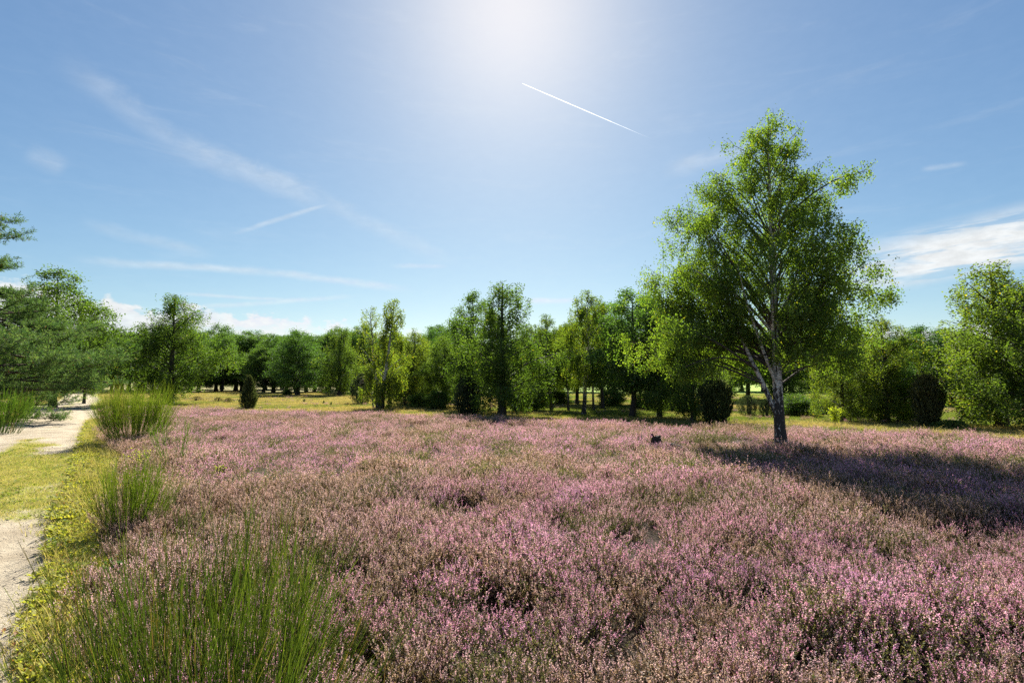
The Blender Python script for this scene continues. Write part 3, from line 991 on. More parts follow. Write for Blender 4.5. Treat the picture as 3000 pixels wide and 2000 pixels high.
def proto_tree(kind, v):
    s = 500 + v * 13
    if kind == 'birch':       # broad weeping birch
        return grow(s, 10, .16, prof(BIRCH_P, s, .22), .12, .99, 66, 1.15, 42000, .085, .7, .85, 1.2, .20, C_BIRCH, inner=.2, rmin=.3, bark=(.07, .058, .05))
    if kind == 'birchy':      # yellower weeping birch
        return grow(s + 3, 10, .17, prof(BIRCH_P, s + 1, .22), .10, .99, 62, 1.2, 40000, .085, .7, .8, 1.2, .20, C_BIRCHY, inner=.2, rmin=.3, bark=(.08, .066, .055))
    if kind == 'slim':        # slender clear-stemmed birch
        return grow(s + 5, 10, .13, prof(SLIM_P, s + 2), .30, .99, 40, 1.3, 27000, .088, .7, .7, 1.2, .19, C_BIRCHY, bend=.05, white=True, bark=(.08, .06, .05))
    if kind == 'oak':         # oak with a deep crown
        return grow(s + 7, 10, .20, prof(OAK_P, s + 3, .2), .10, .99, 74, .75, 42000, .112, .72, 0, .15, .25, C_OAK, bark=(.05, .042, .036))
    if kind == 'oaky':        # lighter oak
        return grow(s + 8, 10, .18, prof(OAK_P, s + 4, .3), .10, .99, 66, .8, 40000, .112, .72, 0, .15, .25, C_OAKY, bark=(.05, .042, .036))
    if kind == 'oakhi':       # oak with a clear bole
        return grow(s + 9, 10, .17, prof(OAKHI_P, s + 5, .2), .22, .99, 66, .8, 38000, .115, .72, 0, .15, .25, C_OAK, bark=(.045, .038, .034))
    if kind == 'bush':        # low leafy bush
        return grow(s + 11, 10, .14, prof([(0.0, .3), (0.3, .45), (0.7, .38), (0.95, .18), (1, .05)], s), .05, .98, 40, .8, 14000, .34, .72, 0, .2, .7, C_OAKY, bark=(.05, .042, .036))


PROTOS = {}


def proto(kind, v):
    key = (kind, v)
    if key not in PROTOS:
        wb, lb = proto_tree(kind, v)
        wm = wb.mesh('trunk', [M_BARK, M_BIRCH])
        lm = lb.mesh('crown', [M_LEAF if 'birch' in kind or kind == 'slim' else M_OAKLEAF])
        P = np.empty(len(lm.vertices) * 3, np.float32); lm.vertices.foreach_get('co', P); P = P.reshape(-1, 3)
        half = float(np.percentile(np.abs(P[:, 0]), 97)); top = float(np.percentile(P[:, 2], 99.9))
        PROTOS[key] = (wm, lm, half, top)
    return PROTOS[key]


TREE_NO = [0]


def tree(name, label, cat, px, where, top_y, half_px, kind, v=0, group=None, lean=0.0, rz=None):
    """where: row of the foot in the photograph (> 1100) or the distance in metres"""
    D = CAM_H * FPX / (where - 1118.0) if where > 1100 else where
    p = pix(px, 1118, D)
    z = float(hgt(p[0], p[1]))
    H = pix(px, top_y, D)[2] - z
    hw = half_px / FPX * D
    wm, lm, half, top = proto(kind, v)
    TREE_NO[0] += 1
    rr = rng(9000 + TREE_NO[0])
    e = empty(name, (p[0], p[1], z - 0.04), rr.uniform(0, 6.283) if rz is None else rz)
    e.rotation_euler[1] = lean
    sz = H / top; sx = hw / half
    sx = float(np.clip(sx * (1.12 if D > 60 else 1.24), sz * 0.5, sz * 1.8))
    e.scale = (sx, sx, sz)
    for nm, me in (('trunk', wm), ('crown', lm)):
        o = bpy.data.objects.new(nm, me); COL.objects.link(o); o.parent = e
    tag(e, label, cat, group)
    return e


def main_birch():
    D = 14.48
    p = pix(2290, 1320, D); z0 = float(hgt(p[0], p[1]))
    rows = np.array([330, 360, 400, 450, 500, 550, 600, 650, 700, 750, 800, 850, 900, 950, 1000, 1050, 1100, 1140])
    xl = np.array([2285, 2225, 2180, 2160, 2145, 2085, 2040, 2015, 1965, 1950, 1930, 1925, 1920, 1918, 1922, 1935, 1985, 2100])
    xr = np.array([2325, 2395, 2438, 2440, 2520, 2490, 2440, 2480, 2555, 2580, 2570, 2590, 2590, 2600, 2580, 2530, 2460, 2380])
    H = pix(2290, 322, D)[2] - z0
    zt = (np.array([pix(2290, q, D)[2] for q in rows]) - z0) / H
    rl = (2292 - xl) / FPX * D / H * np.interp(rows, [330, 600, 700, 1000, 1140], [1, 1, 1.02, 1.04, 1.0]); rrr = (xr - 2292) / FPX * D / H
    lob = prof([(0, 1), (1, 1)], 77, 0.07)

    def radius(t, az):
        l = np.interp(t, zt[::-1], rl[::-1]); q = np.interp(t, zt[::-1], rrr[::-1])
        w = 0.5 + 0.5 * math.cos(az)
        return (l * (1 - w) + q * w) * lob(t, az) * 1.05

    def P(px, py, dy=0.0):
        w = pix(px, py, D + dy); return w - np.array([p[0], p[1], z0])
    extra = [([P(2272, 1205), P(2240, 1130), P(2205, 1060, .1), P(2165, 975, .2), P(2140, 890, .2), P(2090, 770, .3), P(2060, 640, .2)], .085),
             ([P(2282, 1140), P(2245, 1050, -.2), P(2215, 965, -.3), P(2185, 880, -.5), P(2160, 770, -.6)], .06),
             ([P(2290, 1010), P(2235, 935, -.1), P(2160, 860, -.2), P(2060, 800, -.3), P(1990, 770, -.4)], .05),
             ([P(2165, 975, .2), P(2090, 960, .2), P(2010, 960, .1), P(1950, 1000, .1)], .028),
             ([P(2235, 1120), P(2130, 1075, .2), P(2040, 1050, .3), P(1975, 1060, .3)], .03),
             ([P(2293, 930), P(2380, 860, .2), P(2470, 840, .3), P(2550, 850, .4), P(2600, 870, .4)], .035),
             ([P(2293, 900), P(2350, 800, -.2), P(2430, 730, -.4), P(2510, 680, -.4)], .05),
             ([P(2290, 1120), P(2350, 1075, .5), P(2430, 1050, .8), P(2510, 1040, 1.0)], .028),
             ([P(2292, 640), P(2370, 570), P(2450, 520), P(2530, 500)], .03),
             ([P(2215, 1080), P(2120, 1010, -.4), P(2020, 960, -.7), P(1945, 930, -.8)], .034),
             ([P(2190, 1030, .2), P(2110, 985, .7), P(2020, 930, 1.0), P(1950, 880, 1.1)], .034),
             ([P(2140, 890, .2), P(2060, 830, .6), P(1985, 790, .8)], .028),
             ([P(2230, 1110), P(2120, 1060, .5), P(2030, 1030, .7), P(1960, 1020, .8)], .028),
             ([P(2205, 1060, .1), P(2110, 1040, -.1), P(2030, 1060, -.2), P(1985, 1085, -.2)], .024)]
    wb, lb = grow(4242, H, .150, radius, .25, 1.0, 140, 1.75, 185000, .055, .74, .30, .9, .16,
                  ((0.088, 0.150, 0.024), (0.225, 0.280, 0.042), (0.34, 0.28, 0.03), 0.02),
                  bend=.010, white=True, bark=(.085, .065, .055), extra=extra, sub=1.15, inner=.40, zmin=.21, limb_k=.0055, samp=.14, rmin=.45, trunk_top=.95, white_min=.05, warp=lambda x, y: (x, y * .62 + .25 - .30 * min(x, 0.0)))
    # root flare
    for a in np.arange(6) * 1.05 + 0.3:
        d = np.array([math.cos(a), math.sin(a), 0])
        wb.tube(np.stack([d * .10 + [0, 0, .34], d * .19 + [0, 0, .12], d * .34 + [0, 0, -.03]]), (.07, .065, .03), 6, (.05, .04, .035), 1)
    e = empty('birch_tree', (p[0], p[1], z0 - 0.03))
    wb.build('trunk', [M_BARK, M_BIRCH], e)
    lb.build('crown', [M_LEAF], e)
    tag(e, 'large lone birch with black and white forked trunk standing in the heather', 'tree')


def double_birch():
    D = CAM_H * FPX / (1197 - 1118.0)
    p = pix(1113, 1197, D); z0 = float(hgt(p[0], p[1]))
    k = D / FPX
    wood, lv = MB(), MB()
    H1 = 330 * k; H2 = 312 * k
    grow(811, H1, .17, prof([(0.08, .17), (0.25, .24), (0.42, .22), (0.58, .10), (0.8, .11), (0.93, .09), (1, .03)], 5, .2), .12, .99, 40, 1.25, 21000, .10, .7, .75, 1.2, .17,
         C_BIRCHY, white=True, lean=(.10, 0), wood=wood, leaves=lv, base=(.10, 0, 0), bark=(.09, .07, .055))
    grow(812, H2, .13, prof([(0.25, .05), (0.4, .12), (0.6, .13), (0.8, .14), (0.93, .10), (1, .03)], 6, .2), .30, .99, 30, 1.35, 3600, .09, .7, .5, 1.2, .14,
         C_BIRCHY, white=True, lean=(-.10, 0), wood=wood, leaves=lv, base=(-.14, 0, 0), bark=(.12, .10, .085))
    e = empty('birch_tree', (p[0], p[1], z0 - .04))
    wood.build('trunk', [M_BARK, M_BIRCH], e); lv.build('crown', [M_LEAF], e)
    tag(e, 'twin-stemmed yellowing birch with thin bare top at meadow edge', 'tree')


def pine(label, px, D, top_y, half_px, seed, tlo, pts, nlimb, ntuft, thick):
    p = pix(px, 1118, D); z0 = float(hgt(p[0], p[1]))
    H = pix(px, top_y, D)[2] - z0
    r = rng(seed); wb, lb = MB(), MB()
    K = 12
    zt = np.linspace(0, H * .97, K)
    T = np.stack([np.cumsum(r.normal(size=K)) * .05, np.cumsum(r.normal(size=K)) * .05, zt], -1); T[:, :2] -= T[0, :2]
    tr = thick * (1 - np.linspace(0, 1, K)) ** .8 + .015
    wb.tube(T, tr, 9, (.11, .06, .04), 0)
    f = prof(pts, seed, .3)
    tips, dirs = [], []
    for i in range(nlimb):
        lev = max(6, nlimb // 6)
        t = tlo + (1 - tlo) * min(.995, (int((i + r.random()) / nlimb * lev) + .5 + r.normal() * .28) / lev)
        az = GOLD * i + r.normal() * .4
        rr = max(.25, f(t, az) * half_px / FPX * D)
        zs = min(t * H * .97, H * .95)
        st = np.array([np.interp(zs, zt, T[:, 0]), np.interp(zs, zt, T[:, 1]), zs])
        d = np.array([math.cos(az), math.sin(az), 0])
        tip = st + d * rr + np.array([0, 0, rr * r.uniform(-.12, .32)])
        P = bezier(st, st * .5 + tip * .5 + np.array([0, 0, -.06 * rr]), tip, 7)
        wb.tube(P, np.linspace(min(.06, .02 + .012 * rr), .008, 7), 4, (.09, .055, .04), 0)
        for _ in range(int(6 + rr * 7)):
            u = r.uniform(.28, 1.0); q = along(P, u)
            dd = unit(d * .8 + rand_dirs(r, 1)[0] * np.array([.95, .95, .4]) + np.array([0, 0, .22]))
            l = rr * .26 * r.uniform(.5, 1.2) * (1.3 - u * .5) + .12
            S = bezier(q, q + dd * l * .5, q + dd * l + np.array([0, 0, .12 * l]), 4)
            wb.tube(S, np.linspace(.010, .004, 4), 3, (.08, .055, .04), 0)
            for w in (.3, .5, .7, .85, 1.0):
                tips.append(along(S, w) + r.normal(size=3) * .04); dirs.append(unit(dd + np.array([0, 0, .5])))
    tips = np.array(tips); dirs = np.array(dirs)
    m = 15
    sel = r.choice(len(tips), min(len(tips), ntuft), replace=False)
    idx = np.repeat(sel, m)
    ax = unit(dirs[idx] * .7 + rand_dirs(r, len(idx)))
    L = r.uniform(.09, .17, len(idx))
    c = tips[idx] + ax * L[:, None] * .5 + r.normal(size=(len(idx), 3)) * .045
    tone = r.random(len(tips))[idx][:, None]
    col = np.array([.040, .104, .032]) * (1 - tone) + np.array([.120, .200, .055]) * tone
    old = r.random(len(idx)) < .012
    col[old] = (.20, .12, .05)
    lb.quads(leaf_quads(c, ax, perp(ax, r), L, np.full(len(idx), .026)), col)
    e = empty('pine_tree', (p[0], p[1], z0 - .04))
    wb.build('trunk', [M_BARK], e); lb.build('crown', [M_NEEDLE], e)
    tag(e, label, 'tree')


def juniper(label, px, foot, top_y, half_px, shape, cols, seed, n=9000, name='juniper_bush', D=None):
    D = D or CAM_H * FPX / (foot - 1118.0)
    p = pix(px, 1118, D); z0 = float(hgt(p[0], p[1]))
    H = pix(px, top_y, D)[2] - z0; hw = .86 * half_px / FPX * D
    r = rng(seed); wb, lb = MB(), MB()
    # several upright leaders, each a plume of sprays
    lead = [(0.0, 0.0, 1.0)] + [(math.cos(a) * q, math.sin(a) * q, hh) for a, q, hh in
                               zip(r.uniform(0, 6.28, 9), r.uniform(.25, .6, 9), r.uniform(.62, .96, 9))]
    sh_t = [s[0] for s in shape]; sh_r = [s[1] for s in shape]
    for lx, ly, lh in lead:
        top = np.array([lx * hw * .75, ly * hw * .75, H * lh * .95])
        wb.tube(bezier(np.array([lx * .10, ly * .10, 0]), np.array([lx * hw * .7, ly * hw * .7, H * .3]), top, 6), np.linspace(.035, .006, 6), 5, (.09, .065, .05), 0)
    n = int(n * .7)
    t = r.random(n) ** .85
    az = r.uniform(0, 6.283, n)
    lump = 1 + .16 * np.sin(3 * az + 5 * t + seed) + .13 * np.sin(5 * az - 9 * t + seed * 2) + .10 * np.sin(9 * az + 21 * t) + .10 * r.normal(size=n)
    R_ = np.interp(t, sh_t, sh_r) * hw * lump * (1 - .55 * r.random(n) ** 2.2)
    base = np.stack([np.cos(az) * R_, np.sin(az) * R_, t * H], -1)
    out = np.stack([np.cos(az), np.sin(az), np.zeros(n)], -1)
    ax = unit(out * .45 + np.array([0, 0, .95]) + rand_dirs(r, n) * .45)
    k = H / 2.3
    L = r.uniform(.08, .20, n) * max(.5, k)
    lb.quads(leaf_quads(base + ax * L[:, None] * .3, ax, perp(ax, r), L, L * .26), lerp_cols(r, n, cols[0], cols[1], .2))
    for _ in range(34 if n > 3000 else 0):
        t0 = r.uniform(.25, .95); a0 = r.uniform(0, 6.283); q0 = np.interp(t0, sh_t, sh_r) * hw * r.uniform(.7, 1.0)
        m = n // 60; u = r.random(m)
        c0 = np.array([math.cos(a0) * q0, math.sin(a0) * q0, t0 * H - .1 * H]) + np.array([math.cos(a0) * .09, math.sin(a0) * .09, .22])[None] * u[:, None] * H
        c0 = c0 + r.normal(size=(m, 3)) * .07 * hw * (1.1 - u)[:, None]
        ax = unit(np.array([math.cos(a0) * .3, math.sin(a0) * .3, 1.0]) + rand_dirs(r, m) * .45)
        L = r.uniform(.07, .16, m) * max(.5, k)
        lb.quads(leaf_quads(c0, ax, perp(ax, r), L, L * .26), lerp_cols(r, m, cols[0], cols[1], .2))
    e = empty(name, (p[0], p[1], z0 - .03))
    wb.build('stems', [M_BARK], e); lb.build('foliage', [M_NEEDLE], e)
    tag(e, label, 'shrub')
    return e


def broom(label, loc, H, spread, nmain, ntwig, seed, rad=.0032, lean=(0, 0), cols=((.045, .085, .016), (.10, .19, .03), (.24, .30, .05)), tilt=.55, low=.3):
    r = rng(seed); b = MB(); lq, lc = [], []
    for i in range(nmain):
        az = GOLD * i + r.normal() * .5
        ti = min(1.1, abs(r.normal()) * tilt * .75 + .04)
        d = unit(np.array([math.cos(az) * math.sin(ti) + lean[0], math.sin(az) * math.sin(ti) + lean[1], math.cos(ti)]))
        base = np.array([math.cos(az), math.sin(az), 0]) * spread * r.random() ** .6 * .5
        L = H * r.uniform(.6, 1.0) * (1 - .25 * (ti > .7))
        up = np.array([0, 0, 1.0])
        P = bezier(base, base + d * L * .5, base + d * L * .82 + up * L * .22 + r.normal(size=3) * .03 * H, 6)
        g = np.linspace(0, 1, 6)[:, None]
        cc = np.asarray(cols[0]) * (1 - g) + np.asarray(cols[1]) * g
        dry = r.random() < .07
        if dry:
            cc = np.tile([.16, .11, .06], (6, 1))
        b.cross(P, np.linspace(rad * 1.6, rad * .6, 6), cc * r.uniform(.8, 1.2))
        for k in range(ntwig):
            u = r.uniform(low, .9); p = along(P, u)
            tan = unit(along(P, min(1, u + .1)) - along(P, u - .1))
            dd = unit(tan + rand_dirs(r, 1)[0] * .34 + up * .10)
            l = H * r.uniform(.16, .42) * (1.25 - .5 * u)
            q = bezier(p, p + dd * l * .5, p + dd * l + up * l * .06, 4)
            tipc = np.asarray(cols[1]) * .45 + np.asarray(cols[2]) * .55 if r.random() < .45 else np.asarray(cols[1])
            if dry or r.random() < .03:
                tipc = np.array([.17, .12, .06])
            g4 = np.linspace(0, 1, 4)[:, None]
            b.cross(q, np.linspace(rad * .8, rad * .4, 4), (np.asarray(cols[1]) * .8 * (1 - g4) + tipc * g4) * r.uniform(.8, 1.25))
            for w in r.random(3):
                lq.append(along(q, w)); lc.append(tipc)
    lq = np.array(lq); k = len(lq)
    ax = unit(rand_dirs(r, k) * .7 + np.array([0, 0, .8])); ln = r.uniform(.006, .014, k) * (rad / .0032)
    lv = MB(); lv.quads(leaf_quads(lq + ax * ln[:, None] * .5, ax, perp(ax, r), ln, ln * .45), np.array(lc))
    e = empty('broom_shrub', (loc[0], loc[1], float(hgt(loc[0], loc[1])) - .02))
    b.build('stems', [M_BROOM], e); lv.build('leaves', [M_BROOM], e)
    tag(e, label, 'shrub')
    return e


# the trees one can tell apart, from the path round to the far side of the heath
main_birch()
double_birch()
pine('tall pine showing only two tufted branch ends above the bushy pine', -278, 24, 470, 235, 31, .50, [(0, .3), (.5, .6), (.62, .75), (.75, .8), (.9, .55), (1, .2)], 44, 9000, .20)
pine('dense bushy pine with low sweeping boughs beside the sandy track', -30, 25.5, 838, 275, 32, .04, [(0, .5), (.15, .75), (.4, 1.0), (.6, .85), (.8, .6), (1, .15)], 84, 14000, .22)
tree('oak_tree', 'bright yellow green oak rising behind the bushy pine', 'tree', 160, 38, 788, 122, 'oaky', 0)
tree('oak_tree', 'small oak peeking out between bushy pine and distant wood', 'tree', 250, 46, 892, 40, 'oaky', 1)
tree('birch_tree', 'broad leafy birch standing alone behind the tall broom shrub', 'tree', 500, 1182, 866, 100, 'birch', 2)
tree('oak_tree', 'round dark oak standing out in front of the far wood', 'tree', 872, 1157, 966, 62, 'oak', 0)
tree('birch_tree', 'weeping birch with slim trunk, alone on the open meadow', 'tree', 995, 1157, 962, 58, 'birch', 1)
tree('birch_tree', 'yellow green birch just behind the twin-stemmed birch', 'tree', 1212, 1186, 965, 62, 'birchy', 0)
tree('oak_tree', 'low oak with branches near the ground behind the round juniper', 'tree', 1300, 1190, 985, 55, 'oaky', 1)
tree('oak_tree', 'tall light green oak behind the big weeping birch', 'tree', 1390, 37, 853, 78, 'oaky', 0)
tree('birch_tree', 'big weeping birch with thick trunk next to the round juniper', 'tree', 1470, 1216, 826, 116, 'birch', 3)
tree('birch_tree', 'thin young birch in the shade of the big weeping birch', 'tree', 1508, 1200, 1040, 38, 'birchy', 1)
tree('birch_tree', 'small round-headed sapling tree on the shaded grass', 'tree', 1572, 1198, 1108, 32, 'bush', 0)
tree('birch_tree', 'slender birch left of the leaning white-trunked birch', 'tree', 1616, 1196, 922, 52, 'slim', 0)
tree('birch_tree', 'dark-stemmed birch close beside the leaning white trunk', 'tree', 1665, 1199, 955, 48, 'slim', 1)
tree('birch_tree', 'tall birch with leaning white trunk in the tree group', 'tree', 1708, 1212, 850, 68, 'slim', 0, lean=-0.05, rz=2.2)
tree('birch_tree', 'birch with mottled stem between leaning birch and dark oak', 'tree', 1738, 1200, 905, 48, 'slim', 1)
tree('oak_tree', 'oak whose narrow top shows between leaning birch and dark oak', 'tree', 1764, 1195, 880, 50, 'oakhi', 0)
tree('oak_tree', 'tall dark oak with straight black trunk at the heather edge', 'tree', 1850, 1218, 845, 92, 'oakhi', 1)
tree('oak_tree', 'oak behind the tall dark oak and the lone birch crown', 'tree', 1905, 44, 872, 70, 'oak', 1)
tree('birch_tree', 'shaded drooping birch between dark oak and upright juniper', 'tree', 1930, 1220, 905, 62, 'birch', 0)
tree('birch_tree', 'low weeping birch in deep shade beside the upright juniper', 'tree', 2028, 1231, 985, 80, 'birch', 1)
tree('birch_tree', 'thin young birch behind the lone birch trunk', 'tree', 2465, 1232, 1000, 62, 'birchy', 1)
tree('birch_tree', 'olive green birch with slanting branches right of the lone birch', 'tree', 2593, 1237, 925, 78, 'birchy', 0)
tree('oak_tree', 'thick-trunked oak behind the olive green birch', 'tree', 2575, 1229, 1010, 75, 'oak', 0)
tree('oak_tree', 'dark oak behind the brown juniper', 'tree', 2705, 44, 955, 80, 'oak', 1)
tree('birch_tree', 'huge bright weeping birch at the end of the heather', 'tree', 2925, 1250, 775, 165, 'birchy', 2)
tree('birch_tree', 'darker birch partly cut off beside the huge weeping birch', 'tree', 3010, 1262, 830, 110, 'birch', 0)
# trees of the wood behind, row by row
r_ = rng(5)
MIDROW = [(1262, 62, 965, 52, 'oak', 0), (1040, 95, 985, 45, 'birchy', 1), (2100, 52, 930, 70, 'oak', 0), (2190, 58, 955, 62, 'oakhi', 0),
          (2290, 52, 935, 70, 'birch', 1), (2390, 56, 960, 62, 'oak', 1), (2480, 50, 945, 66, 'oakhi', 1), (2640, 52, 985, 58, 'oakhi', 0),
          (2790, 46, 965, 60, 'oakhi', 1), (2870, 42, 975, 66, 'oak', 0), (2990, 44, 960, 70, 'oak', 1), (1640, 56, 985, 56, 'oakhi', 1), (1560, 60, 1000, 52, 'oakhi', 0),
          (1545, 46, 950, 50, 'birch', 0), (1600, 48, 965, 52, 'oak', 1), (1690, 46, 940, 52, 'oakhi', 0), (1800, 45, 925, 55, 'oak', 0), (1975, 42, 940, 62, 'oakhi', 1),
          (1240, 50, 985, 50, 'oaky', 0), (1330, 52, 950, 52, 'oak', 1), (1165, 70, 985, 48, 'birch', 0)]
LAND = [(-200, 'the bushy pine'), (258, 'the small peeking oak'), (497, 'the broad birch behind the broom'), (731, 'the pointed juniper'), (872, 'the round dark oak'),
        (995, 'the lone meadow birch'), (1110, 'the twin-stemmed birch'), (1371, 'the round juniper'), (1470, 'the big weeping birch'),
        (1708, 'the leaning white-trunked birch'), (1850, 'the tall dark oak'), (2096, 'the upright juniper'), (2290, 'the lone birch trunk'),
        (2465, 'the thin young birch'), (2593, 'the olive green birch'), (2712, 'the brown juniper'), (2925, 'the huge weeping birch')]
ORD = ['first', 'second', 'third', 'fourth', 'fifth', 'sixth', 'seventh', 'eighth', 'ninth', 'tenth', 'eleventh', 'twelfth']


def row_labels(pxs, words):
    """each tree of a row is told by its place to the right of a landmark"""
    out = [None] * len(pxs); count = {}
    for i in np.argsort(pxs):
        mark = [w for q, w in LAND if q <= pxs[i]] or [LAND[0][1]]
        c = count[mark[-1]] = count.get(mark[-1], -1) + 1
        out[i] = '%s %s to the right of %s' % (ORD[min(c, 11)], words, mark[-1])
    return out


labs = row_labels([q[0] for q in MIDROW], 'second-row tree')
for (px, D, ty, hw, k, v), lab in zip(MIDROW, labs):
    tree('oak_tree' if 'oak' in k else 'birch_tree', lab, 'tree', px, D, ty, hw, k, v, group='second row of the wood')
WOOD = []
for px in np.arange(285, 1100, 34):
    WOOD.append((px + r_.normal() * 8, r_.uniform(84, 104), 972 + r_.normal() * 12 + (14 if 740 < px < 830 else 0), r_.uniform(40, 58)))
for px in np.arange(300, 1120, 52):
    WOOD.append((px + r_.normal() * 12, r_.uniform(108, 128), 976 + r_.normal() * 10, r_.uniform(45, 58)))
for px in np.arange(1120, 1500, 48):
    WOOD.append((px + r_.normal() * 12, r_.uniform(78, 98), 985 + r_.normal() * 14, r_.uniform(44, 60)))
for px in np.arange(1500, 3150, 62):
    WOOD.append((px + r_.normal() * 16, r_.uniform(96, 125), 992 + r_.normal() * 12, r_.uniform(46, 66)))
for px in np.arange(-80, 250, 60):
    WOOD.append((px + r_.normal() * 12, r_.uniform(70, 90), 960 + r_.normal() * 12, r_.uniform(50, 66)))
FRONT = [q for q in WOOD if (q[1] <= 104 and q[0] < 1110) or (1110 < q[0] < 1500) or (q[0] >= 1500 and q[1] < 112)]
labs = dict(zip([q[0] for q in FRONT], row_labels([q[0] for q in FRONT], 'tree of the far wood')))
for px, D, ty, hw in WOOD:
    k = ['oak', 'oakhi', 'oak', 'birch', 'oakhi', 'oaky'][int(r_.integers(0, 6))]
    lab = labs.get(px, 'tree deep in the far wood, half hidden by crowns in front')
    tree('oak_tree' if 'oak' in k else 'birch_tree', lab, 'tree', px, D, ty, hw, k, int(r_.integers(0, 3 if k in ('oak', 'oakhi', 'birch') else 2)), group='trees of the far wood')

# ------------------------------------------------------------------ junipers and bushes
J_CONE = [(0, .55), (.12, .85), (.32, 1.0), (.6, .72), (.85, .32), (1, .06)]
J_EGG = [(0, .5), (.15, .85), (.45, 1.0), (.7, .9), (.88, .6), (1, .2)]
J_COL = [(0, .5), (.12, .68), (.4, .9), (.7, 1.0), (.88, .8), (1, .25)]
JG = ((.030, .052, .018), (.085, .105, .035)); JD = ((.018, .036, .020), (.055, .075, .034)); JB = ((.050, .062, .028), (.120, .125, .052))
juniper('small pointed cone-shaped juniper standing on the meadow edge', 731, 1197, 1101, 23, J_CONE, JG, 71)
juniper('round blue green juniper beside the big weeping birch', 1371, 1213, 1106, 40, J_EGG, JD, 72, 11000)
juniper('upright green juniper with flat top beneath the lone birch boughs', 2096, 1243, 1112, 46, J_COL, JG, 73, 12000)
juniper('broad brownish juniper in front of the dark oak', 2714, 1247, 1100, 38, J_COL, JB, 74, 12000)
juniper('dark low juniper close behind the lone birch trunk', 2188, 1215, 1158, 32, J_EGG, JD, 75, 6000)
juniper('darkest small juniper nearest the lone birch trunk', 2243, 1219, 1168, 24, J_EGG, JD, 76, 5000)
juniper('black green juniper hidden behind the twin-stemmed birch', 1062, 1180, 1095, 34, J_EGG, JD, 77, 6000)
juniper('dark juniper under the yellow green birch', 1190, 1188, 1142, 26, J_EGG, JD, 78, 4000)
juniper('low bright green spreading bush in front of the weeping birch', 2780, 1254, 1230, 46, [(0, .9), (.4, 1), (.8, .7), (1, .3)], ((.06, .12, .03), (.14, .20, .06)), 79, 4000, 'low_bush')
for i, (px, fy, hw) in enumerate([(579, 1172, 20), (642, 1175, 16), (672, 1177, 17), (688, 1158, 26), (515, 1173, 20)]):
    juniper('flat dark tuft of old heather lying in the yellow meadow', px, fy, fy - 12, hw, [(0, 1), (.5, .9), (1, .3)], ((.05, .05, .025), (.12, .10, .05)), 90 + i, 1500, 'heather_tuft')['group'] = 'dark tufts in the meadow'
for i, (px, fy) in enumerate([(893, 1176), (950, 1181), (972, 1185)]):
    juniper('tiny green juniper seedling on the meadow grass', px, fy, fy - 8, 4.5, J_CONE, ((.04, .09, .03), (.08, .14, .05)), 100 + i, 300, 'juniper_seedling')['group'] = 'seedlings on the meadow'
BUSHES = [(842, 1158, 1138, 26, 'low leafy bush at the foot of the round dark oak'),
          (1230, 1192, 1148, 30, 'low green oak bush right of the twin-stemmed birch'),
          (1285, 1196, 1140, 26, 'leafy bush left of the round juniper'),
          (1640, 1180, 1140, 26, 'dark bush among the slender birch stems'),
          (1795, 1188, 1140, 34, 'sunlit bush between birch stems and dark oak'),
          (1885, 1196, 1150, 28, 'bush right behind the tall dark oak trunk'),
          (1985, 1200, 1150, 30, 'bush behind the low weeping birch'),
          (2330, 1216, 1150, 42, 'wide green bush right of the lone birch trunk'),
          (2400, 1212, 1165, 34, 'dark bush behind the thin young birch'),
          (2520, 1222, 1180, 26, 'bush between thin young birch and olive birch'),
          (2650, 1228, 1186, 26, 'leafy bush left of the brown juniper'),
          (2850, 1228, 1190, 30, 'bush in the shade of the huge weeping birch')]
for i, (px, fy, ty, hw, lab) in enumerate(BUSHES):
    tree('leafy_bush', lab, 'bush', px, fy, ty, hw, 'bush', i % 2)

# ------------------------------------------------------------------ broom and small plants
b0 = pix(1500, 1118, 1)
broom('large open broom shrub with tall green rods nearest the camera', (-1.42, 2.6), 1.26, .70, 155, 13, 401, .0018, (.0, .03), ((.026, .042, .012), (.062, .104, .020), (.20, .235, .042)), .56)
broom('bright green broom shrub beside the grassy verge', tuple(pix(405, 1118, 6.7)[:2]), 1.0, .40, 85, 13, 402, .0020, (.02, 0), ((.040, .070, .014), (.105, .170, .026), (.26, .31, .05)), .36)
broom('tall dense broom shrub at the bend of the sandy track', tuple(pix(402, 1118, 16.5)[:2]), 1.82, 1.3, 190, 14, 403, .0034, (.03, 0), ((.045, .085, .016), (.115, .190, .030), (.24, .29, .05)), .50)
broom('broom shrub on the far side of the track', tuple(pix(5, 1118, 19.5)[:2]), 1.75, 1.2, 110, 12, 404, .005)
broom('thin sparse broom shoots growing through the heather', tuple(pix(528, 1118, 11.2)[:2]), 1.25, .45, 20, 8, 405, .0032)
broom('tiny broom sprout in the sunlit heather beyond the tree shadow', tuple(pix(2795, 1118, 14.0)[:2]), .55, .06, 16, 6, 406, .004)


def sapling(label, loc, H, spread, n, size, cols, seed, name='sapling'):
    r = rng(seed); wb, lb = MB(), MB()
    C = []
    for i in range(5):
        az = GOLD * i; d = np.array([math.cos(az), math.sin(az), 0]) * spread * r.uniform(.3, 1)
        P = bezier(np.zeros(3), np.array([0, 0, H * .6]), d + np.array([0, 0, H * r.uniform(.6, 1)]), 6)
        wb.tube(P, np.linspace(.006, .002, 6), 4, (.09, .06, .04), 0)
        C += [along(P, u) for u in r.uniform(.35, 1, 12)]
    C = np.array(C)
    V, col = sprays(r, C, np.ones(len(C)), n, spread * .22, 0, size, .7, cols, .3)
    lb.quads(V, col)
    e = empty(name, (loc[0], loc[1], float(hgt(loc[0], loc[1])) - .02))
    wb.build('stem', [M_BARK], e); lb.build('leaves', [M_LEAF], e)
    tag(e, label, 'sapling')


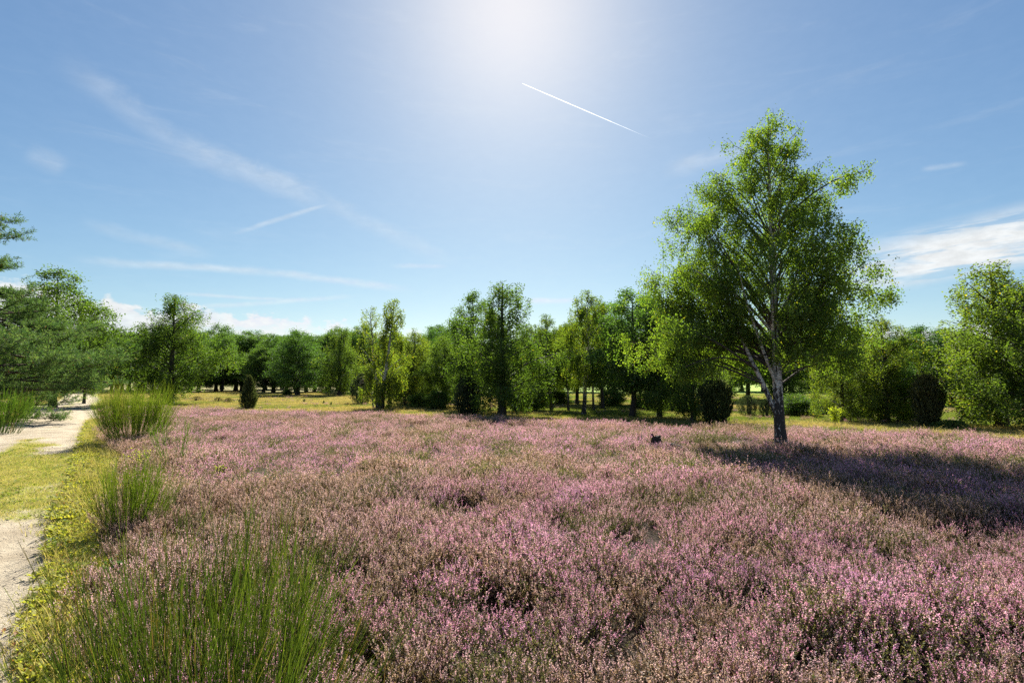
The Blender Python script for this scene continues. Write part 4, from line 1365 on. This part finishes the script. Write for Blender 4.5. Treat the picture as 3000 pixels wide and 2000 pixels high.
YEL = ((.22, .24, .03), (.40, .38, .05))
sapling('bright yellow green birch shoot at the far heather edge', pix(2440, 1118, 21.5)[:2], .95, .32, 700, .06, ((.14, .19, .02), (.28, .30, .03)), 501)
sapling('small yellow-leaved seedling in front of the tall broom', pix(415, 1118, 11.0)[:2], .62, .26, 150, .035, YEL, 502)
sapling('thin yellow-leaved seedling rising from the open heather', pix(650, 1118, 9.6)[:2], .66, .14, 60, .03, YEL, 503)
sapling('small blue green oak seedling at the foot of the bright broom', (pix(362, 1118, 5.2)[:2]), .34, .12, 40, .045, ((.06, .12, .06), (.12, .20, .10)), 504)


def stump():
    D = 15.2
    p = pix(1918, 1118, D); z0 = float(hgt(p[0], p[1])); r = rng(61)
    b = MB(); n = 16; a = np.arange(n) * 2 * math.pi / n
    rows = []
    for z, rad in ((-.05, .22), (.12, .17), (.26, .155), (.38, .15)):
        rows.append(np.stack([np.cos(a) * rad * (1 + .1 * np.sin(3 * a)), np.sin(a) * rad, np.full(n, z)], -1))
    rows[-1][:, 2] += r.uniform(-.06, .10, n)
    rows.append(rows[-1] * [.7, .7, 1] + np.stack([np.zeros(n), np.zeros(n), -r.uniform(.02, .08, n)], -1))
    rows.append(rows[-1] * [.1, .1, 1] * 1.0)
    V = np.concatenate(rows); K = len(rows)
    i0 = np.arange(K - 1)[:, None] * n; j = np.arange(n)[None, :]; j2 = (j + 1) % n
    b.raw(V, np.stack([i0 + j, i0 + j2, i0 + n + j2, i0 + n + j], -1).reshape(-1, 4), (.05, .036, .026), 0, False)
    o = b.build('tree_stump', [M_BARK]); o.location = (p[0], p[1], z0 - .07)
    tag(o, 'rotten dark tree stump with jagged top in the heather', 'stump')
    # bleached fork of dead wood and a fallen limb beside it
    q = pix(1872, 1118, 14.8); b = MB()
    b.tube([[0, 0, 0], [.05, 0, .22], [.04, 0, .44], [.08, .02, .58]], (.014, .012, .009, .004), 5, (.36, .32, .27))
    b.tube([[.05, 0, .36], [.16, .02, .30], [.26, .05, .25]], (.009, .007, .004), 5, (.36, .32, .27))
    b.tube([[.04, 0, .40], [-.05, 0, .30], [-.10, 0, .20]], (.008, .006, .003), 5, (.36, .32, .27))
    o = b.build('dead_branch', [M_BARK]); o.location = (q[0], q[1], float(hgt(q[0], q[1])))
    tag(o, 'bleached forked dead branch poking up beside the stump', 'branch')
    q = pix(1960, 1118, 15.0); b = MB()
    b.tube([[-.35, .05, .30], [0, 0, .33], [.35, -.05, .27], [.6, -.08, .2]], (.04, .038, .028, .012), 6, (.22, .19, .16))
    b.tube([[.1, 0, .33], [.25, .05, .43], [.33, .05, .50]], (.014, .01, .004), 5, (.22, .19, .16))
    o = b.build('fallen_limb', [M_BARK]); o.location = (q[0], q[1], float(hgt(q[0], q[1])) - .12)
    o.scale = (.7, .8, .8)
    tag(o, 'grey fallen limb lying behind the stump in the heather', 'branch')


def dead_tree():
    D = 38.5
    p = pix(1088, 1118, D); z0 = float(hgt(p[0], p[1])); r = rng(66); b = MB()
    P = np.array([[.2, 0, 0], [.02, 0, 1.2], [-.25, 0, 2.0], [-.42, 0, 2.6]])
    b.tube(P, (.07, .055, .04, .02), 6, (.34, .30, .26))
    for i in range(9):
        q = along(P, r.uniform(.45, .98)); d = unit(np.array([r.normal() - .5, r.normal(), -.5 + r.normal() * .6]))
        b.tube(bezier(q, q + d * .4, q + d * .8 + np.array([0, 0, -.35]), 4), (.018, .014, .009, .004), 4, (.30, .26, .22))
    o = b.build('dead_tree', [M_BARK]); o.location = (p[0], p[1], z0)
    tag(o, 'broken pale dead stem leaning on the twin-stemmed birch', 'dead tree')


stump()
dead_tree()


def litter():
    r = rng(88)
    # leaves blown onto the verge, each one its own thing
    spots = [(195, 1757), (195, 1830), (100, 1840), (65, 1825), (40, 1930), (135, 1978), (95, 1868), (160, 1775), (55, 1950), (20, 1880), (115, 1900), (30, 1795)]
    me = []
    for v, c in enumerate(((.26, .09, .03), (.20, .095, .045), (.32, .16, .06))):
        b = MB()
        t = np.linspace(-1, 1, 6); w = np.array([.05, .55, .8, .75, .45, .02]) * (1 + .2 * np.sin(np.arange(6) * 2.5 + v))
        L = np.stack([t, -w * .6, .12 * t ** 2 + .25 * w * (v + 1) / 3], -1); M = np.stack([t, 0 * t, .12 * t ** 2], -1); R = np.stack([t, w * .6, .12 * t ** 2 + .2 * w], -1)
        V = np.concatenate([L, M, R]) * .032
        F = [(k, k + 1, k + 7, k + 6) for k in range(5)] + [(k + 6, k + 7, k + 13, k + 12) for k in range(5)]
        b.raw(V, F, c, 0, True)
        me.append(b.mesh('fallen_leaf', [M_LEAF]))
    for i, (px, py) in enumerate(spots):
        D = CAM_H * FPX / (py - 1118.0); p = pix(px, 1118, D)
        o = bpy.data.objects.new('fallen_leaf', me[i % 3]); COL.objects.link(o)
        s_, n_ = path_sn(p[0], p[1])
        o.location = (p[0], p[1], float(hgt(p[0], p[1]) + max(0.0, float(path_rise(s_, n_, np.array(p[0]), np.array(p[1]))))) + .02)
        o.rotation_euler = (r.normal() * .35, r.normal() * .35, r.uniform(0, 6.28)); s = r.uniform(.8, 1.25); o.scale = (s, s, s)
        tag(o, 'curled orange brown fallen leaf on the weedy verge', 'leaf', 'fallen leaves on the verge')
    # dry stalks arching out of the heather
    stalks = [(1140, 1960, 2.9), (1310, 1975, 2.8), (2120, 1790, 3.4), (2780, 1630, 5.0), (1050, 1720, 4.0), (2200, 1960, 2.9), (2830, 1960, 2.9), (500, 1420, 6.4), (560, 1600, 4.6), (1230, 1700, 4.2), (2010, 1660, 4.6)]
    for i, (px, py, D) in enumerate(stalks):
        p = pix(px, 1118, D); b = MB()
        a = r.uniform(-.6, 3.7); d = np.array([math.cos(a), math.sin(a), 0]) * r.uniform(.15, .35)
        h = r.uniform(.42, .55)
        b.tube(bezier(np.zeros(3), np.array([0, 0, h * 1.3]) + d * .3, d + np.array([0, 0, h * r.uniform(.7, 1.0)]), 9), np.linspace(.0018, .0009, 9), 4, (.46, .38, .20))
        o = b.build('grass_stalk', [M_GRASS]); o.location = (p[0], p[1], float(hgt(p[0], p[1])))
        tag(o, 'pale dry grass stalk arching out of the heather', 'grass stalk', 'dry stalks in the heather')


def contrail():
    b = MB()
    A = pix(1530, 245, 4000.0); B = pix(1910, 408, 4200.0)
    t = np.linspace(0, 1, 60)[:, None]
    P = A * (1 - t) + B * t
    w = np.interp(t[:, 0], [0, .03, .25, .7, 1], [1.5, 4.0, 6.0, 5.0, 1.5]) * .68 * (.78 + .12 * np.sin(t[:, 0] * 41) + .1 * np.sin(t[:, 0] * 97))
    b.tube(P - A, w, 8, np.repeat(1 - t, 3, 1))
    m, nt, out = new_mat('vapour')
    at = nt.n('ShaderNodeAttribute', attribute_name='col')
    tc = nt.n('ShaderNodeTexCoord').outputs['Object']
    n = nt.noise(tc, .004, 2, .5)
    d = nt.n('ShaderNodeBsdfDiffuse'); d.inputs['Color'].default_value = (.92, .93, .95, 1)
    tl = nt.n('ShaderNodeBsdfTranslucent'); tl.inputs['Color'].default_value = (.95, .95, .96, 1)
    ad = nt.n('ShaderNodeMixShader'); ad.inputs[0].default_value = .6
    nt.link(d.outputs[0], ad.inputs[1]); nt.link(tl.outputs[0], ad.inputs[2])
    tr = nt.n('ShaderNodeBsdfTransparent')
    mx = nt.n('ShaderNodeMixShader')
    nt.put(mx.inputs[0], nt.math('MULTIPLY', nt.ramp(at.outputs['Fac'], 0, .8, 0, .62, smooth=False), nt.ramp(n, .3, .6, .7, 1.0)))
    nt.link(tr.outputs[0], mx.inputs[1]); nt.link(ad.outputs[0], mx.inputs[2])
    nt.link(mx.outputs[0], out.inputs['Surface'])
    o = b.build('contrail', [m]); o.location = tuple(float(q) for q in A)
    tag(o, 'sharp white aircraft vapour trail slanting down the sky', 'contrail')


litter()
contrail()
